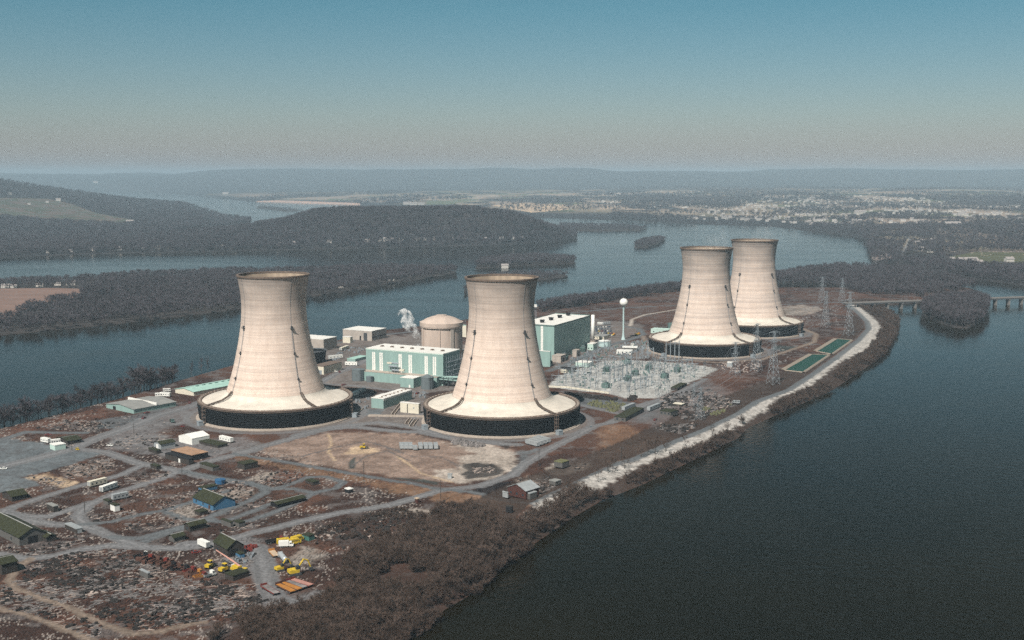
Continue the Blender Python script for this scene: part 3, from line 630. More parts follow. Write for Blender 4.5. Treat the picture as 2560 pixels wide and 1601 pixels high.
wood('low_brush', gl('R6', [(560,480),(1000,340),(1350,270),(1600,300),(1480,420),(1200,600),(800,680),(560,640)]), 520, P_BRUSH, 'scattered low brush and dead weeds between dirt road and thicket', z=None, s=(.2, .6), gap=.46)
EDGE = [(x-3, y+1) for x, y in E_WATER[:8]] + [(x-14, y+6) for x, y in E_WATER[:8]][::-1]
wood('brush_thicket', EDGE, 430, P_BANK, 'taller dark bank trees leaning over the water at the near shore', z=None, s=(.5, 1.15))
NE = len(E_WATER)
def inland(k, dist):      # point a few metres inland of the traced waterline
    (x0, y0), (x1, y1), (x2, y2) = E_WATER[max(k-1, 0)], E_WATER[k], E_WATER[min(k+1, NE-1)]
    tx, ty = x2-x0, y2-y0; l = math.hypot(tx, ty); return (x1 - ty/l*dist, y1 + tx/l*dist)
SW = {5:5, 6:7, 7:8, 8:8, 9:8, 10:7, 11:7, 12:8, 13:11, 14:14, 15:17, 16:18, 17:17, 18:16, 19:13}
STRIP = [E_WATER[k] for k in SW] + [inland(k, SW[k]) for k in reversed(list(SW))]
wood('bank_scrub', STRIP, 2600, P_BANK, 'grey leafless scrub along the foot of the pale stone embankment', z=None, s=(.28, 1.0), gap=.40)
STRIP2 = gl('P', [(2140,775),(2170,790),(2215,800),(2240,800),(2225,780),(2200,760),(2150,757)], -3)
wood('bank_scrub', STRIP2, 160, P_BANK, 'clump of grey scrub where the embankment meets the bridge', z=None, s=(.6, 1.0))
WSTRIP = gl('P', [(1345,774),(1457,757),(1600,735),(1707,721),(1850,708),(1850,716),(1707,731),(1600,746),(1457,769),(1345,787)], -2)
wood('shore_trees', WSTRIP, 700, P_MID, 'row of bare trees along the far shore behind the water tower', z=None, s=(.75, 1.25), gap=.2)
def far_wood(name, xr, yr, n, label, ok, s=(.8, 1.3)):
    pts = []
    while len(pts) < n:
        yy = (yr[0]**-1 + rng.random(n)*(yr[1]**-1 - yr[0]**-1))**-1; xx = rng.uniform(*xr, n)
        x = (xx-CX)/F*(yy*cP+HC*sP); z, cls, xx, nn = far_z(x, yy); row = CY + F*np.tan(np.arctan2(HC-z, yy) - PITCH)
        k = ok(x, yy, z, cls, xx, row) & (z > -4)
        pts += list(np.c_[x, yy, z-.3][k])
    pts = np.array(pts[:n]); return scatter(name, pts, s[0] + (s[1]-s[0])*rng.random(n), P_FAR, label, 'woods')
far_wood('hill_woods', (-250, 1448), (2700, 4200), 17000, 'blue grey bare woods covering the broad hill across the river', lambda x, y, z, c, xx, r: c == 1)
WFARM = [(-300,492),(0,495),(120,497),(180,510),(240,533),(320,548),(345,560),(300,566),(120,556),(0,545),(-300,540)]
far_wood('hill_woods', (-250, 628), (3700, 7000), 9000, 'hazy woods on the long ridge at the far left', lambda x, y, z, c, xx, r: (c == 2) & (sdist(xx, r, WFARM) < 0), s=(1.0, 1.6))
EFIELD = [(2360,645),(2440,630),(2560,632),(2640,640),(2640,660),(2430,660)]
far_wood('shore_woods', (2150, 2700), (1900, 4000), 5200, 'grey woods and hedgerows on the right bank below the town', lambda x, y, z, c, xx, r: (c == 3) & (sdist(xx, r, EFIELD) < -2) & (seg_dist(xx, r, [(2255,636),(2275,600),(2258,585)]) > 5)
         & ((fbm(x, y, 130, 52, 3) > .44) | (y-ip(FF, xx) < 90)), s=(.6, 1.15))
far_wood('town_trees', (1250, 2700), (3300, 9000), 9000, 'hazy trees spread through and around the far town', lambda x, y, z, c, xx, r: (c == 3) & (fbm(x, y, 300, 61, 3) > .47), s=(.8, 1.4))
far_wood('plain_woods', (250, 2700), (5000, 12000), 7000, 'faint dark woodlots scattered over the distant plain', lambda x, y, z, c, xx, r: (c == 3) & (fbm(x, y*.4, 700, 71, 3) > .53), s=(1.2, 2.2))
# ------------------------------------------------------------------ cooling towers
PROF = [(39.6,17.5),(39.0,19.5),(38.2,22),(36.6,26.5),(34.9,32),(33.2,38),(31.6,44.5),(29.9,52),(28.3,60),(26.9,68),(25.9,76),(25.3,84),(25.15,90),(25.5,96),(26.2,102),(27.1,107.5),(27.9,111.4)]
def shell_r(z):
    return float(np.interp(z, [p[1] for p in PROF], [p[0] for p in PROF]))
def cooling_tower(x, y, label, shell, stairs):
    t = thing('cooling_tower', label, 'cooling tower', (x, y, 0), 0, 'four hyperbolic cooling towers')
    zs = np.linspace(17.5, 111.4, 46)
    from_prof = [(float(np.interp(z, [p[1] for p in PROF], [p[0] for p in PROF])), z) for z in zs]
    # smooth the interpolated meridian
    rs = np.array([r for r, _ in from_prof]); 
    for _ in range(3): rs[1:-1] = (rs[:-2] + 2*rs[1:-1] + rs[2:])/4
    prof = list(zip(rs, zs))
    MB().lathe([(r, z) for r, z in prof], 128).build('shell', shell, t, True)
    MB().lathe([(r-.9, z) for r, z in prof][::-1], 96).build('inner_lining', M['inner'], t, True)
    MB().lathe([(26.9,111.4),(28.5,111.4),(28.7,112.0),(28.7,112.9),(26.9,112.9)], 128, closed=True).build('rim_ring', M['pipebrown'], t)
    MB().lathe([(57.6,13.9),(56.5,14.5),(52,15.3),(47,16.2),(43,17.3),(40.5,18.6),(39.2,20.2),(38.7,21.2)], 128).build('apron', M['apron'], t, True)
    lv = []
    for i in range(9):
        z = 1.2 + i*1.28; r = 59.6 + z*.10
        lv += [(r+.55, z), (r, z+.5), (r+.1, z+1.2)]
    lv += [(61.0, 12.9)]
    MB().lathe(lv, 128).build('louvre_wall', M['louvre'], t)
    MB().lathe([(61.0,12.9),(61.3,13.3),(61.3,13.9),(57.6,13.9)], 128).build('deck', M['deckbrown'], t)
    for r, rr in ((58.2, .55), (60.6, .5)):
        MB().lathe([(r + rr*math.cos(a), 14.5 + rr*math.sin(a)) for a in [k*math.pi/3 for k in range(6)]], 96, closed=True).build('header_pipe', M['pipebrown'], t, True)
    MB().lathe([(59.25,13.85),(59.55,13.85),(59.55,14.7),(59.25,14.7)], 96, closed=True).build('walkway_curb', M['pipebrown'], t)
    dv = MB().beam((58.2, 0, 14.6), (60.6, 0, 14.6), .28).add([(58.85,-.35,13.85),(59.95,-.35,13.85),(59.95,.35,13.85),(58.85,.35,13.85),(58.85,-.35,14.95),(59.95,-.35,14.95),(59.95,.35,14.95),(58.85,.35,14.95)], [(4,5,6,7),(0,1,5,4),(1,2,6,5),(2,3,7,6),(3,0,4,7)]).build('deck_valve', M['kerb'], t)
    for k in range(1, 80):
        o = dv.copy(); C.objects.link(o); o.parent = t; o.rotation_euler = (0, 0, 2*math.pi*k/80)
    MB().lathe([(62.6,-.3),(62.6,.7),(61.4,.7),(61.4,1.3),(60.2,1.3),(60.2,-.3)], 128).build('basin_kerb', M['kerb'], t)
    for k in range(4):
        a = R(41 + 90*k) - math.pi/2; c, s = math.cos(a), math.sin(a)
        ps, n = MB(), (-s, c)
        for off in (-.8, .8):
            ps.tube([(60*c+off*n[0], 60*s+off*n[1], 15.2), (55*c+off*n[0], 55*s+off*n[1], 16.0), (47*c+off*n[0], 47*s+off*n[1], 17.6), (42*c+off*n[0], 42*s+off*n[1], 19.9), (38.6*c+off*n[0], 38.6*s+off*n[1], 23.4)], .46, 8)
        for f in (55, 50, 45): ps.cbox(f*c, f*s, 14.6, .5, 2.6, 1.4, a)
        ps.build('riser_pipe', M['deckbrown'], t)
        lad = MB(); zz = np.linspace(21.5, 72, 14)
        pts = [((shell_r(z)+.45)*c, (shell_r(z)+.45)*s, z) for z in zz]
        for off in (-.32, .32): lad.tube([(p[0]+off*n[0], p[1]+off*n[1], p[2]) for p in pts], .11, 4)
        for i in range(13):
            for f in (0, .25, .5, .75):
                p = Vector(pts[i]).lerp(Vector(pts[i+1]), f); lad.beam((p.x-.3*n[0], p.y-.3*n[1], p.z), (p.x+.3*n[0], p.y+.3*n[1], p.z), .07)
        up = [((shell_r(z)+.2)*c, (shell_r(z)+.2)*s, z) for z in np.linspace(72, 111, 9)]
        lad.tube(up, .09, 4)
        lad.build('ladder', M['steel'], t)
        for z in (33, 52.5, 72):
            r = shell_r(z); p = MB(); big = 1.25 if z > 70 else .85
            p.cbox((r+.9)*c, (r+.9)*s, z, 1.9*big, 2.2*big, .25, a)
            q_ = MB()
            for o in (-1, 1): q_.beam(((r+1.7*big)*c+o*big*n[0], (r+1.7*big)*s+o*big*n[1], z), ((r+1.7*big)*c+o*big*n[0], (r+1.7*big)*s+o*big*n[1], z+1.3), .09)
            q_.beam(((r+1.7*big)*c-big*n[0], (r+1.7*big)*s-big*n[1], z+1.2), ((r+1.7*big)*c+big*n[0], (r+1.7*big)*s+big*n[1], z+1.2), .09)
            p.cbox((r+.5)*c, (r+.5)*s, z+.3, .9*big, 1.1*big, 1.3*big, a); p.beam(((r+.1)*c, (r+.1)*s, z-1.6), ((r+1.6)*c, (r+1.6)*s, z), .12)
            q_.build('railing', M['steel_dark'], p.build('platform', M['steel_dark'], t))
    for az in stairs:
        a = R(az) - math.pi/2; c, s = math.cos(a), math.sin(a); n = (-s, c); st = MB()
        for o in (-1.1, 1.1):
            for rr in (61.5, 63.6): st.beam((rr*c+o*n[0], rr*s+o*n[1], 0), (rr*c+o*n[0], rr*s+o*n[1], 14.6), .14)
        for i in range(5):
            z = i*2.8; o0, o1 = (-1, 1) if i % 2 else (1, -1)
            for rr in (61.8, 63.2): st.beam((rr*c+o0*n[0], rr*s+o0*n[1], z), (rr*c+o1*n[0], rr*s+o1*n[1], z+2.8), .13)
            st.cbox(62.5*c, 62.5*s, z+2.7, 2.2, 2.4, .15, a)
        st.build('access_stair', M['pipebrown'], t)
        hx, hy = 65.5*c, 65.5*s; MB().cbox(hx, hy, 0, 3.6, 4.2, 3.2, a).cbox(hx, hy, 3.2, 4.0, 4.6, .3, a).build('valve_house', M['galv'], t)
    return t
cooling_tower(*TOWERS[0], 'clean pale cooling tower standing leftmost, mint warehouse roof behind its ring', M['shell'], (80, -50))
cooling_tower(*TOWERS[1], 'clean pale cooling tower between the domed reactor building and the switchyard', M['shell'], (41, -62))
cooling_tower(*TOWERS[2], 'grey banded cooling tower behind the switchyard, overlapping another tower behind it', M['shell_old'], (41, -50))
cooling_tower(*TOWERS[3], 'grey banded cooling tower farthest back, partly hidden by the banded one in front', M['shell_old'], (50, -40))

# ------------------------------------------------------------------ buildings
def solve(r, cx, cy, ytop, xl, xr, ang):
    X0, Y0 = pxy(r, cx, cy); x0, y0 = gp(X0, Y0); h = max(1.5, zat(y0, pxy(r, cx, ytop)[1]))
    def ext(dx, dy, X):
        X = pxy(r, X, 0)[0]; fw = y0*cP - (h-HC)*sP
        return abs(((X-CX)*fw - F*x0)/(F*dx - (X-CX)*dy*cP))
    a = R(ang); v = (math.cos(a), math.sin(a)); u = (-v[1], v[0])
    w = ext(-v[0], -v[1], xl); d = ext(u[0], u[1], xr)
    return (x0 - v[0]*w/2 + u[0]*d/2, y0 - v[1]*w/2 + u[1]*d/2), w, d, h, a
def building(name, label, cat, spec, wall, roof, kind='flat', ang=-26, ridge='y', rise=None, windows=(0, 0), door=None, group=None, eave=.5, maxd=None, maxw=None, loc=None, trim=None):
    (x, y), w, d, h, a = solve(*spec, ang)
    if maxd and d > maxd:
        u = (-math.sin(a), math.cos(a)); x -= u[0]*(d-maxd)/2; y -= u[1]*(d-maxd)/2; d = maxd
    if maxw and w > maxw:
        x += math.cos(a)*(w-maxw)/2; y += math.sin(a)*(w-maxw)/2; w = maxw
    t = thing(name, label, cat, (x, y, 0), a, group); t['size'] = (w, d, h)
    W, D = w/2, d/2
    if kind == 'flat':
        MB().box(-W, W, -D, D, -.3, h).build('wall', M[wall], t)
        MB().box(-W-.15, W+.15, -D-.15, D+.15, h, h+.45).build('roof', M[roof], t)
    else:
        span = W if ridge == 'y' else D; rise = rise if rise else span*.42
        pts = [(-span, -.3), (span, -.3), (span, h), (0, h+rise), (-span, h)]
        MB().prism(pts, -(D if ridge == 'y' else W), D if ridge == 'y' else W, 'y' if ridge == 'y' else 'x').build('wall', M[wall], t)
        rf = MB(); e = eave; L = (D if ridge == 'y' else W) + e; sl = rise/span
        prof = [(-span-e, h-sl*e+.05), (0, h+rise+.05), (span+e, h-sl*e+.05), (span+e, h-sl*e+.3), (0, h+rise+.32), (-span-e, h-sl*e+.3)]
        rp_ = rf.prism(prof, -L, L, 'y' if ridge == 'y' else 'x').build('roof', M[roof], t)
        cap = [(-.35, h+rise+.18), (0, h+rise+.42), (.35, h+rise+.18)]; MB().prism(cap, -L, L, 'y' if ridge == 'y' else 'x').build('ridge_cap', M['greyroof' if roof != 'white' else 'tin'], rp_)
    if trim: MB().box(-W-.2, W+.2, -D-.2, D+.2, h-.9, h-.1).build('fascia', M[trim], t)
    for i in range(windows[0]):
        cx = -W + (i+.5)*w/windows[0]; MB().box(cx-.7, cx+.7, -D-.06, -D, min(1.2, h*.35), min(2.6, h*.75)).build('window', M['glass'], t)
    for i in range(windows[1]):
        cy = -D + (i+.5)*d/windows[1]; MB().box(W, W+.06, cy-.7, cy+.7, min(1.2, h*.35), min(2.6, h*.75)).build('window', M['glass'], t)
    if door:
        f, fx, dw, dh = door[:4]; dm = M[door[4]] if len(door) > 4 else M['black']; dh = min(dh, h*.85)
        if f == 'f': c = -W + fx*w; MB().box(c-dw/2, c+dw/2, -D-.08, -D, 0, dh).build('door', dm, t)
        else: c = -D + fx*d; MB().box(W, W+.08, c-dw/2, c+dw/2, 0, dh).build('door', dm, t)
    return t
# turbine hall of the nearer unit
th = building('turbine_hall', 'long mint green hall with white window strips and white roof, in front of the dome', 'building', ('Q2',1590,885,545,755,1770), 'mint', 'roofwhite', trim='mintpale', maxd=44)
w, d, h = th['size']; W, D = w/2, d/2
for i, xq in enumerate((831, 850, 912, 933, 1122, 1142, 1230, 1251, 1402, 1421, 1489, 1509)):
    cx = -W + (xq-755)/(1590-755)*w; st = MB().box(cx-.75, cx+.75, -D-.12, -D, h*.30, h*.90)
    for k in range(9): st.box(cx-.55, cx+.55, -D-.2, -D-.12, h*(.32+.064*k), h*(.32+.064*k)+.5)
    st.build('window_strip', M['white'], th)
MB().box(-W*1.0, W*.96, -D-9, -D-.02, -.3, h*.30).build('annex_wall', M['mint'], th); MB().box(-W*1.0-.1, W*.96+.1, -D-9.15, -D-.03, h*.30, h*.30+.35).build('annex_roof', M['tanroof' if 0 else 'kerb'], th)
for i in range(7):
    cx = -W + (i+.8)*w/7.6; MB().cbox(cx, -D*.1, h+.45, 2.2, 3.0, 1.1).cyl(cx+1.8, -D*.1, h+.45, h+1.6, .5, n=8).build('roof_vent', M['pipebrown'], th)
ex = MB(); x0 = -W + (1040-755)/(835)*w
for k in range(4): ex.beam((x0+k*3, -D-5, h*.32), (x0+k*3, -D-5, h*.62), .25)
for zz, l, o in ((h*.62, 12, -2), (h*.52, 9, 0), (h*.40, 13, 3)): ex.tube([(x0+o, -D-5, zz), (x0+o+l, -D-5, zz)], .8, 8)
ex.build('exhaust_rack', M['galv'], th)
MB().cbox(x0+1, -D-5.2, h*.6, 5, 1.8, 1.3).build('exhaust_silencer', M['cream'], th); MB().cbox(x0+14, -D-5.2, h*.39, 5, 2, 1.6).build('exhaust_silencer', M['cream'], th)
sc = MB()
for i in range(8):
    yy = -D + 1.5 + i*(d-3)/7; sc.beam((W+2.5, yy, 0), (W+2.5, yy, h*.9), .16); sc.beam((W+5, yy, 0), (W+5, yy, h*.75), .16)
    for k in range(6): sc.beam((W+2.5, yy, h*.15*k), (W+5, yy, h*.15*k), .12)
for k in range(1, 6):
    sc.beam((W+2.5, -D, h*.15*k), (W+2.5, D, h*.15*k), .14); sc.beam((W+5, -D, h*.15*k), (W+5, D, h*.15*k), .14)
for i in range(7):
    yy = -D + 1.5 + i*(d-3)/7; sc.beam((W+2.6, yy, h*.15*(i % 5)), (W+2.6, yy+(d-3)/7, h*.15*(i % 5+1)), .12)
sc.build('scaffold', M['galv'], th)
building('mint_block', 'low mint green block with white roof in front of the long hall', 'building', ('Q2',1270,910,810,1125,1345), 'mint', 'roofwhite', windows=(0,0), door=('f',.7,1.6,2.6,'white'), maxd=16)
# reactor containment
ry, rx = 1168, (1103.6-1280)/2900*1178
rb = thing('reactor_building', 'round concrete reactor building with shallow dome behind the mint hall', 'reactor building', (rx, ry, 0))
MB().cyl(0, 0, -.3, 38.6, 20.3, n=72).build('drum', M['conc'], rb, False)
MB().lathe([(20.3,38.4),(21.7,38.4),(21.7,39.4),(22.0,39.4),(22.0,43.2),(20.8,43.4)], 96).build('ring_girder', M['conc'], rb)
MB().lathe([(20.8,43.4)] + [(r, 43.4 + math.sqrt(37**2-r*r) - 30.6) for r in (19,17,15,13,11,9,7,5,3,1.5)] + [(.01, 49.8)], 96).build('dome', M['conc'], rb, True)
MB().lathe([(5.6,48.9),(5.6,50.0),(.01,50.2)], 48).build('dome_cap', M['conc'], rb)
for az in (-62, -1, 34, 95):
    a = R(az) - math.pi/2; MB().cbox(20.6*math.cos(a), 20.6*math.sin(a), 0, 1.2, 3.4 if az != -1 else .5, 38.4, a).build('buttress', M['conc2' if az == 34 else 'conc'], rb)
# unit 1 hall
uh = building('fuel_hall', 'tall mint green hall with four dark roof fans, right of the second tower', 'building', ('Q4',368,785,415,-30,758), 'mint', 'roofwhite')
w, d, h = uh['size']; W, D = w/2, d/2
MB().box(-W-.3, -W, -D-.3, D+.3, h-.4, h+.95).box(W, W+.3, -D-.3, D+.3, h-.4, h+.95).box(-W, W, -D-.3, -D, h-.4, h+.95).box(-W, W, D, D+.3, h-.4, h+1.3).build('parapet', M['greenpaint'], uh)
for i in range(4): MB().lathe([(2.0,h+.4),(2.3,h+1.8),(2.9,h+3.4),(2.7,h+3.4),(2.0,h+1.4),(.01,h+1.4)], 20, -W*.02-.6, -D*.62+i*d*.235).build('roof_fan', M['black'], uh)
cx = -W + (238+30)/(398)*w; st = MB().box(cx-1.3, cx+1.3, -D-.12, -D, 5, h*.99)
for k in range(10): st.box(cx-1.0, cx+1.0, -D-.2, -D-.12, 6+k*3, 6.8+k*3)
st.build('window_strip', M['white'], uh)
for i in range(9): MB().box(W, W+.12, -D+(i+.5)*d/9-.4, -D+(i+.5)*d/9+.4, 4+(i*7 % 9), 6+(i*7 % 9)).build('wall_vent', M['steel_dark'], uh)
building('mint_annex', 'small mint green annex with white roof tucked beside the second tower', 'building', ('Q4',325,855,690,120,332), 'mint', 'roofwhite', maxw=22)
building('louvred_plant_house', 'pinkish concrete wall enclosure below the tall mint hall', 'enclosure', ('Q4',440,810,740,345,545), 'conc2', 'conc2', maxd=14, door=('r',.5,3,4))
building('louvred_plant_house', 'pinkish concrete enclosure between two dark transformers by the tall hall', 'enclosure', ('Q4',610,745,680,565,680), 'conc2', 'conc2', maxd=10, door=('r',.5,2,3))
building('low_pump_house', 'low mint green pump house at the foot of the thin white stack', 'building', ('Q4',790,675,610,727,850), 'mintpale', 'roofwhite', maxd=12, windows=(2,1))
building('cream_office', 'cream brick office with flat grey roof beside the parking lot', 'building', ('Q4',905,560,530,790,1000), 'cream', 'greyroof', windows=(4,0), maxd=20)
building('pale_green_shed', 'pale green control house with flat roof at the switchyard corner', 'building', ('Q4',745,860,815,600,800), 'mintpale', 'roofwhite', windows=(0,2), maxd=12)
building('pump_house', 'mint pump house with a long row of roof hatches between the two front towers', 'building', ('Q2',945,1135,1030,812,1250), 'mint', 'roofwhite')
ph = [o for o in C.objects if o.name == 'pump_house'][0]; w, d, h = ph['size']; W, D = w/2, d/2
for i in range(7): MB().cbox(W*.35, -D+(i+.6)*d/7.2, h+.45, 1.4, .5, 1.0).cbox(-W*.0, -D+(i+.6)*d/7.2, h+.45, 2.0, .25, .25).build('roof_hatch', M['pipebrown'], ph)
MB().box(-W, -W*.1, -D*.72, -D*.2, h+.45, h+.9).box(W-.1, W+.25, -D, D, h*.86, h*.97).build('roof_step', M['roofwhite'], ph)
wh = building('white_block', 'white block house with a dark slot, beside the second tower ring', 'building', ('Q2',1325,1190,1085,1125,1345), 'cream', 'roofwhite', maxd=12)
w, d, h = wh['size']; MB().box(-w*.13, -w*.09, -d/2-.1, -d/2, 0, h*.9).build('wall_slot', M['black'], wh); MB().box(w*.2, w*.27, -d/2-.1, -d/2, h*.5, h*.65).build('louvre', M['galv'], wh)
sb = building('cream_service_building', 'cream service building with dark windows at the right shoulder of the left tower', 'building', ('Q2',300,765,680,175,495), 'cream', 'pipebrown', windows=(0,3), door=('f',.7,3.5,4,'galv'), maxd=36)
w, d, h = sb['size']; MB().box(-w*.38, -w*.12, -d/2-.1, -d/2, 1, 3.2).build('window', M['glass'], sb)
building('intake_house', 'flat grey concrete hall partly hidden behind the left tower', 'building', ('Q2',300,512,388,-60,440), 'conc2', 'roofwhite')
building('screen_house', 'grey concrete riverside hall with stepped walls left of the dome', 'building', ('Q2',820,402,298,505,975), 'conc2', 'roofwhite')
sh = [o for o in C.objects if o.name == 'screen_house'][0]; w, d, h = sh['size']
MB().box(w*.22, w*.34, -d/2-.15, -d/2, 0, h*.8).build('recess', M['steel_dark'], sh); MB().box(w*.08, w*.13, -d/2-.15, -d/2, 0, h*.45).build('door', M['black'], sh); MB().box(w/2, w/2+.12, -d/2, d/2, h*.30, h*.42).build('shadow_band', M['steel_dark'], sh)
building('white_hut', 'small white hut against the riverside concrete hall', 'hut', ('Q2',585,425,362,505,612), 'cream', 'roofwhite', maxd=6)
building('low_mint_shed', 'long low mint roofed shed running behind the long hall', 'shed', ('Q2',640,625,600,500,780), 'mint', 'mint2', maxw=10)
building('tall_dark_shaft', 'tall dark shaft between the dome and the second tower', 'shaft', ('Q2',1868,470,180,1838,1885), 'rust', 'steel_dark', maxd=6)
building('mint_capped_house', 'cream house with mint top squeezed beside the dome', 'building', ('Q2',1838,360,235,1790,1850), 'cream', 'mint2', maxd=10)
building('cream_lift_house', 'cream cube at the right end of the long hall roof', 'building', ('Q2',1825,575,505,1775,1850), 'cream', 'roofwhite', maxd=8)
building('long_mint_warehouse', 'long mint roofed warehouse curving out behind the left tower', 'warehouse', ('R4',1830,342,305,1655,2330), 'cream', 'mint2', kind='gable', ang=-36, rise=2.0)
lw = [o for o in C.objects if o.name == 'long_mint_warehouse'][0]; w, d, h = lw['size']
for i in range(7): MB().cbox(w*.05, -d*.28+i*d*.12, h+1.9, .9, 3.2, .7).build('roof_vent', M['teal'], lw)
gw = building('grey_roof_warehouse', 'mint walled warehouse with wide grey roof near the left river bank', 'warehouse', ('R4',1265,510,470,1003,1662), 'mint', 'greyroof', kind='gable', ang=-38, rise=2.0, door=('f',.3,4,3))
w, d, h = gw['size']; MB().box(-w/2-.6, w/2+.6, d*.02, d*.02+.8, h+.2, h+2.4).build('roof_curb', M['roofwhite'], gw)
# tanks, stack, water tower
def tank(r, x, y, ytop, xl, xr, m, label, cone=.0, cap=None, name='storage_tank'):
    X, Y = g(r, x, y); k = F/((Y*cP + HC*sP)); rad = abs(pxy(r, xr, 0)[0]-pxy(r, xl, 0)[0])/2/k; Y += rad; X = (pxy(r, (xl+xr)/2, 0)[0]-CX)/F*(Y*cP+HC*sP)
    h = zat(Y-rad, pxy(r, x, ytop)[1]); t = thing(name, label, 'tank', (X, Y, 0))
    MB().lathe([(rad,-.2),(rad,h)], 32).build('shell', M[m], t, True)
    MB().lathe([(rad+.12,h-.3),(rad+.12,h),(.01,h+cone)], 32).build('roof', M[cap or m], t)
    l = MB()
    for o in (-.3, .3): l.beam((rad*.5+o, -rad*.9, 0), (rad*.5+o, -rad*.9, h+.8), .08)
    for k in range(int(h)): l.beam((rad*.5-.3, -rad*.9, k+.5), (rad*.5+.3, -rad*.9, k+.5), .05)
    l.build('ladder', M['steel_dark'], t); return t
tank('Q2', 672, 838, 718, 604, 745, 'greytank', 'wide grey tank at the left end of the long mint hall', 1.2)
tank('Q2', 797, 848, 790, 758, 836, 'greytank', 'small squat grey tank next to the wide grey one', .4)
tank('Q2', 1418, 928, 800, 1350, 1487, 'greytank', 'grey tank with cone roof in front of the hall near the second tower', 2.6)
tank('Q4', 912, 640, 580, 846, 980, 'tanktop', 'pale blue tank with white roof right of the thin stack', .8, 'white')
tank('Q4', 1628, 450, 385, 1592, 1668, 'greenpaint', 'dark green tank just left of the banded front tower', .3)
dc = thing('mechanical_cooler', 'black drum shaped cooler with pale fan stack beside the left tower', 'cooler', g('Q2', 190, 640)); r_ = 13
MB().lathe([(11.5,-.2),(11.5,1),(13.2,12),(13.2,13),(.01,13)], 24).build('louvre_drum', M['louvre'], dc)
MB().lathe([(2.8,13),(2.5,15),(3.0,17.5),(2.7,17.5),(2.2,15),(.01,14)], 20, -3, 0).build('fan_stack', M['galv'], dc); MB().lathe([(13.3,12.9),(13.4,13.8),(13.1,13.8)], 24).build('rail', M['steel'], dc)
x, y = g('Q4', 785, 588); sh_ = zat(y, pxy('Q4', 785, 292)[1])
stk = thing('vent_stack', 'thin tall white stack at the corner of the tall mint hall', 'stack', (x, y, 0)); MB().cyl(0, 0, 0, sh_, 2.0, 1.9, 20).build('pipe', M['white'], stk, True); MB().cyl(0, 0, -.3, 1.5, 3, 3, 12).build('plinth', M['kerb'], stk)
x, y = g('Q4', 1115, 560); wt = thing('water_tower', 'white ball shaped water tower on a slim stem', 'water tower', (x, y, 0)); zc = zat(y, pxy('Q4', 1122, 157)[1]); rs = 4.75
MB().lathe([(2.6,-.2),(2.5,.6),(1.6,3.2),(1.15,6),(1.0,9),(1.0,zc-7.5),(1.5,zc-5.2),(2.6,zc-4)], 24).build('stem', M['tanktop'], wt, True)
MB().lathe([(max(.01, rs*math.cos(a)), zc+rs*math.sin(a)) for a in [R(-58+k*148/16) for k in range(17)]], 36).build('tank_ball', M['white'], wt, True)
MB().lathe([(2.0,zc-4.6),(4.1,zc-2.5)], 36).build('tank_skirt', M['steel'], wt, True); MB().cyl(0, 0, zc+rs-.1, zc+rs+1, .3, n=8).build('beacon', M['steel'], wt)
x, y = g('R2', 1366, 1120); ps = thing('weather_mast', 'slim lattice mast with white cabin behind the second tower', 'mast', (x, y, 0)); m_ = MB(); hm = zat(y, pxy('R2', 1366, 1030)[1])
for a, b in ((-1,-1),(1,-1),(1,1),(-1,1)): m_.beam((a*1.6, b*1.6, 0), (a*1.2, b*1.2, hm), .25)
for k in range(8): m_.beam((-1.5, -1.5, k*hm/8), (1.4, -1.4, (k+1)*hm/8), .15); m_.beam((1.5, -1.5, k*hm/8), (-1.4, -1.4, (k+1)*hm/8), .15)
m_.build('lattice', M['steel'], ps); MB().cbox(0, 0, hm, 4.5, 4.5, 3.2).build('cabin', M['white'], ps); MB().cbox(0, 0, hm-2.6, 5, 5, 2.3).build('deck', M['steel_dark'], ps)
# pipe racks at the right end of the hall
pr = thing('pipe_rack', 'green pipework on legs between the long hall and the second tower', 'pipework', g('Q2', 1650, 890), R(-26)); p_ = MB(); q_ = MB()
for i in range(6):
    for j in range(2): p_.beam((-13+i*5, -5+j*9, 0), (-13+i*5, -5+j*9, 9), .25)
    p_.beam((-13+i*5, -5, 6), (-13+i*5, 4, 6), .25); p_.beam((-13+i*5, -5, 9), (-13+i*5, 4, 9), .25)
for k in range(5): q_.tube([(-14, -4+k*1.8, 6.6+.5*(k % 2)), (13, -4+k*1.8, 6.6+.5*(k % 2))], .6, 8); q_.tube([(-14+k*3, -5, 9.5), (13, -5+k*2, 9.5)], .5, 8)
p_.build('legs', M['steel_dark'], pr); q_.build('pipes', M['mint'], pr); MB().cbox(-8, 7, 0, 8, 5, 5).cbox(6, 8, 0, 6, 6, 3.5).build('pump_block', M['greenpaint'], pr)
# concrete channels in front of the pump house
for (r, x0, y0, x1, y1, wd, lb) in (('Q2',640,1195,715,1130,1.4,'short sunken concrete channel left of the pump house'),('Q2',1045,1200,1195,1010,1.6,'sloping concrete duct beside the pump house'),('Q2',780,1212,1390,1222,1.6,'long low concrete kerb wall linking the two tower rings'),
                                   ('Q2',1195,1300,1235,1245,1.6,'left one of two slanting concrete ducts'),('Q2',1245,1325,1300,1250,1.6,'right one of two slanting concrete ducts')):
    a, b = g(r, x0, y0), g(r, x1, y1); L_ = math.hypot(b[0]-a[0], b[1]-a[1]); an = math.atan2(b[1]-a[1], b[0]-a[0])
    t = thing('concrete_channel', lb, 'channel', ((a[0]+b[0])/2, (a[1]+b[1])/2, 0), an)
    MB().box(-L_/2, L_/2, -wd, -wd+.5, -.2, 1.1).box(-L_/2, L_/2, wd-.5, wd, -.2, 1.1).build('side_wall', M['kerb'], t); MB().box(-L_/2, L_/2, -wd+.5, wd-.5, -.2, .35).build('channel_bed', M['deckbrown'], t)
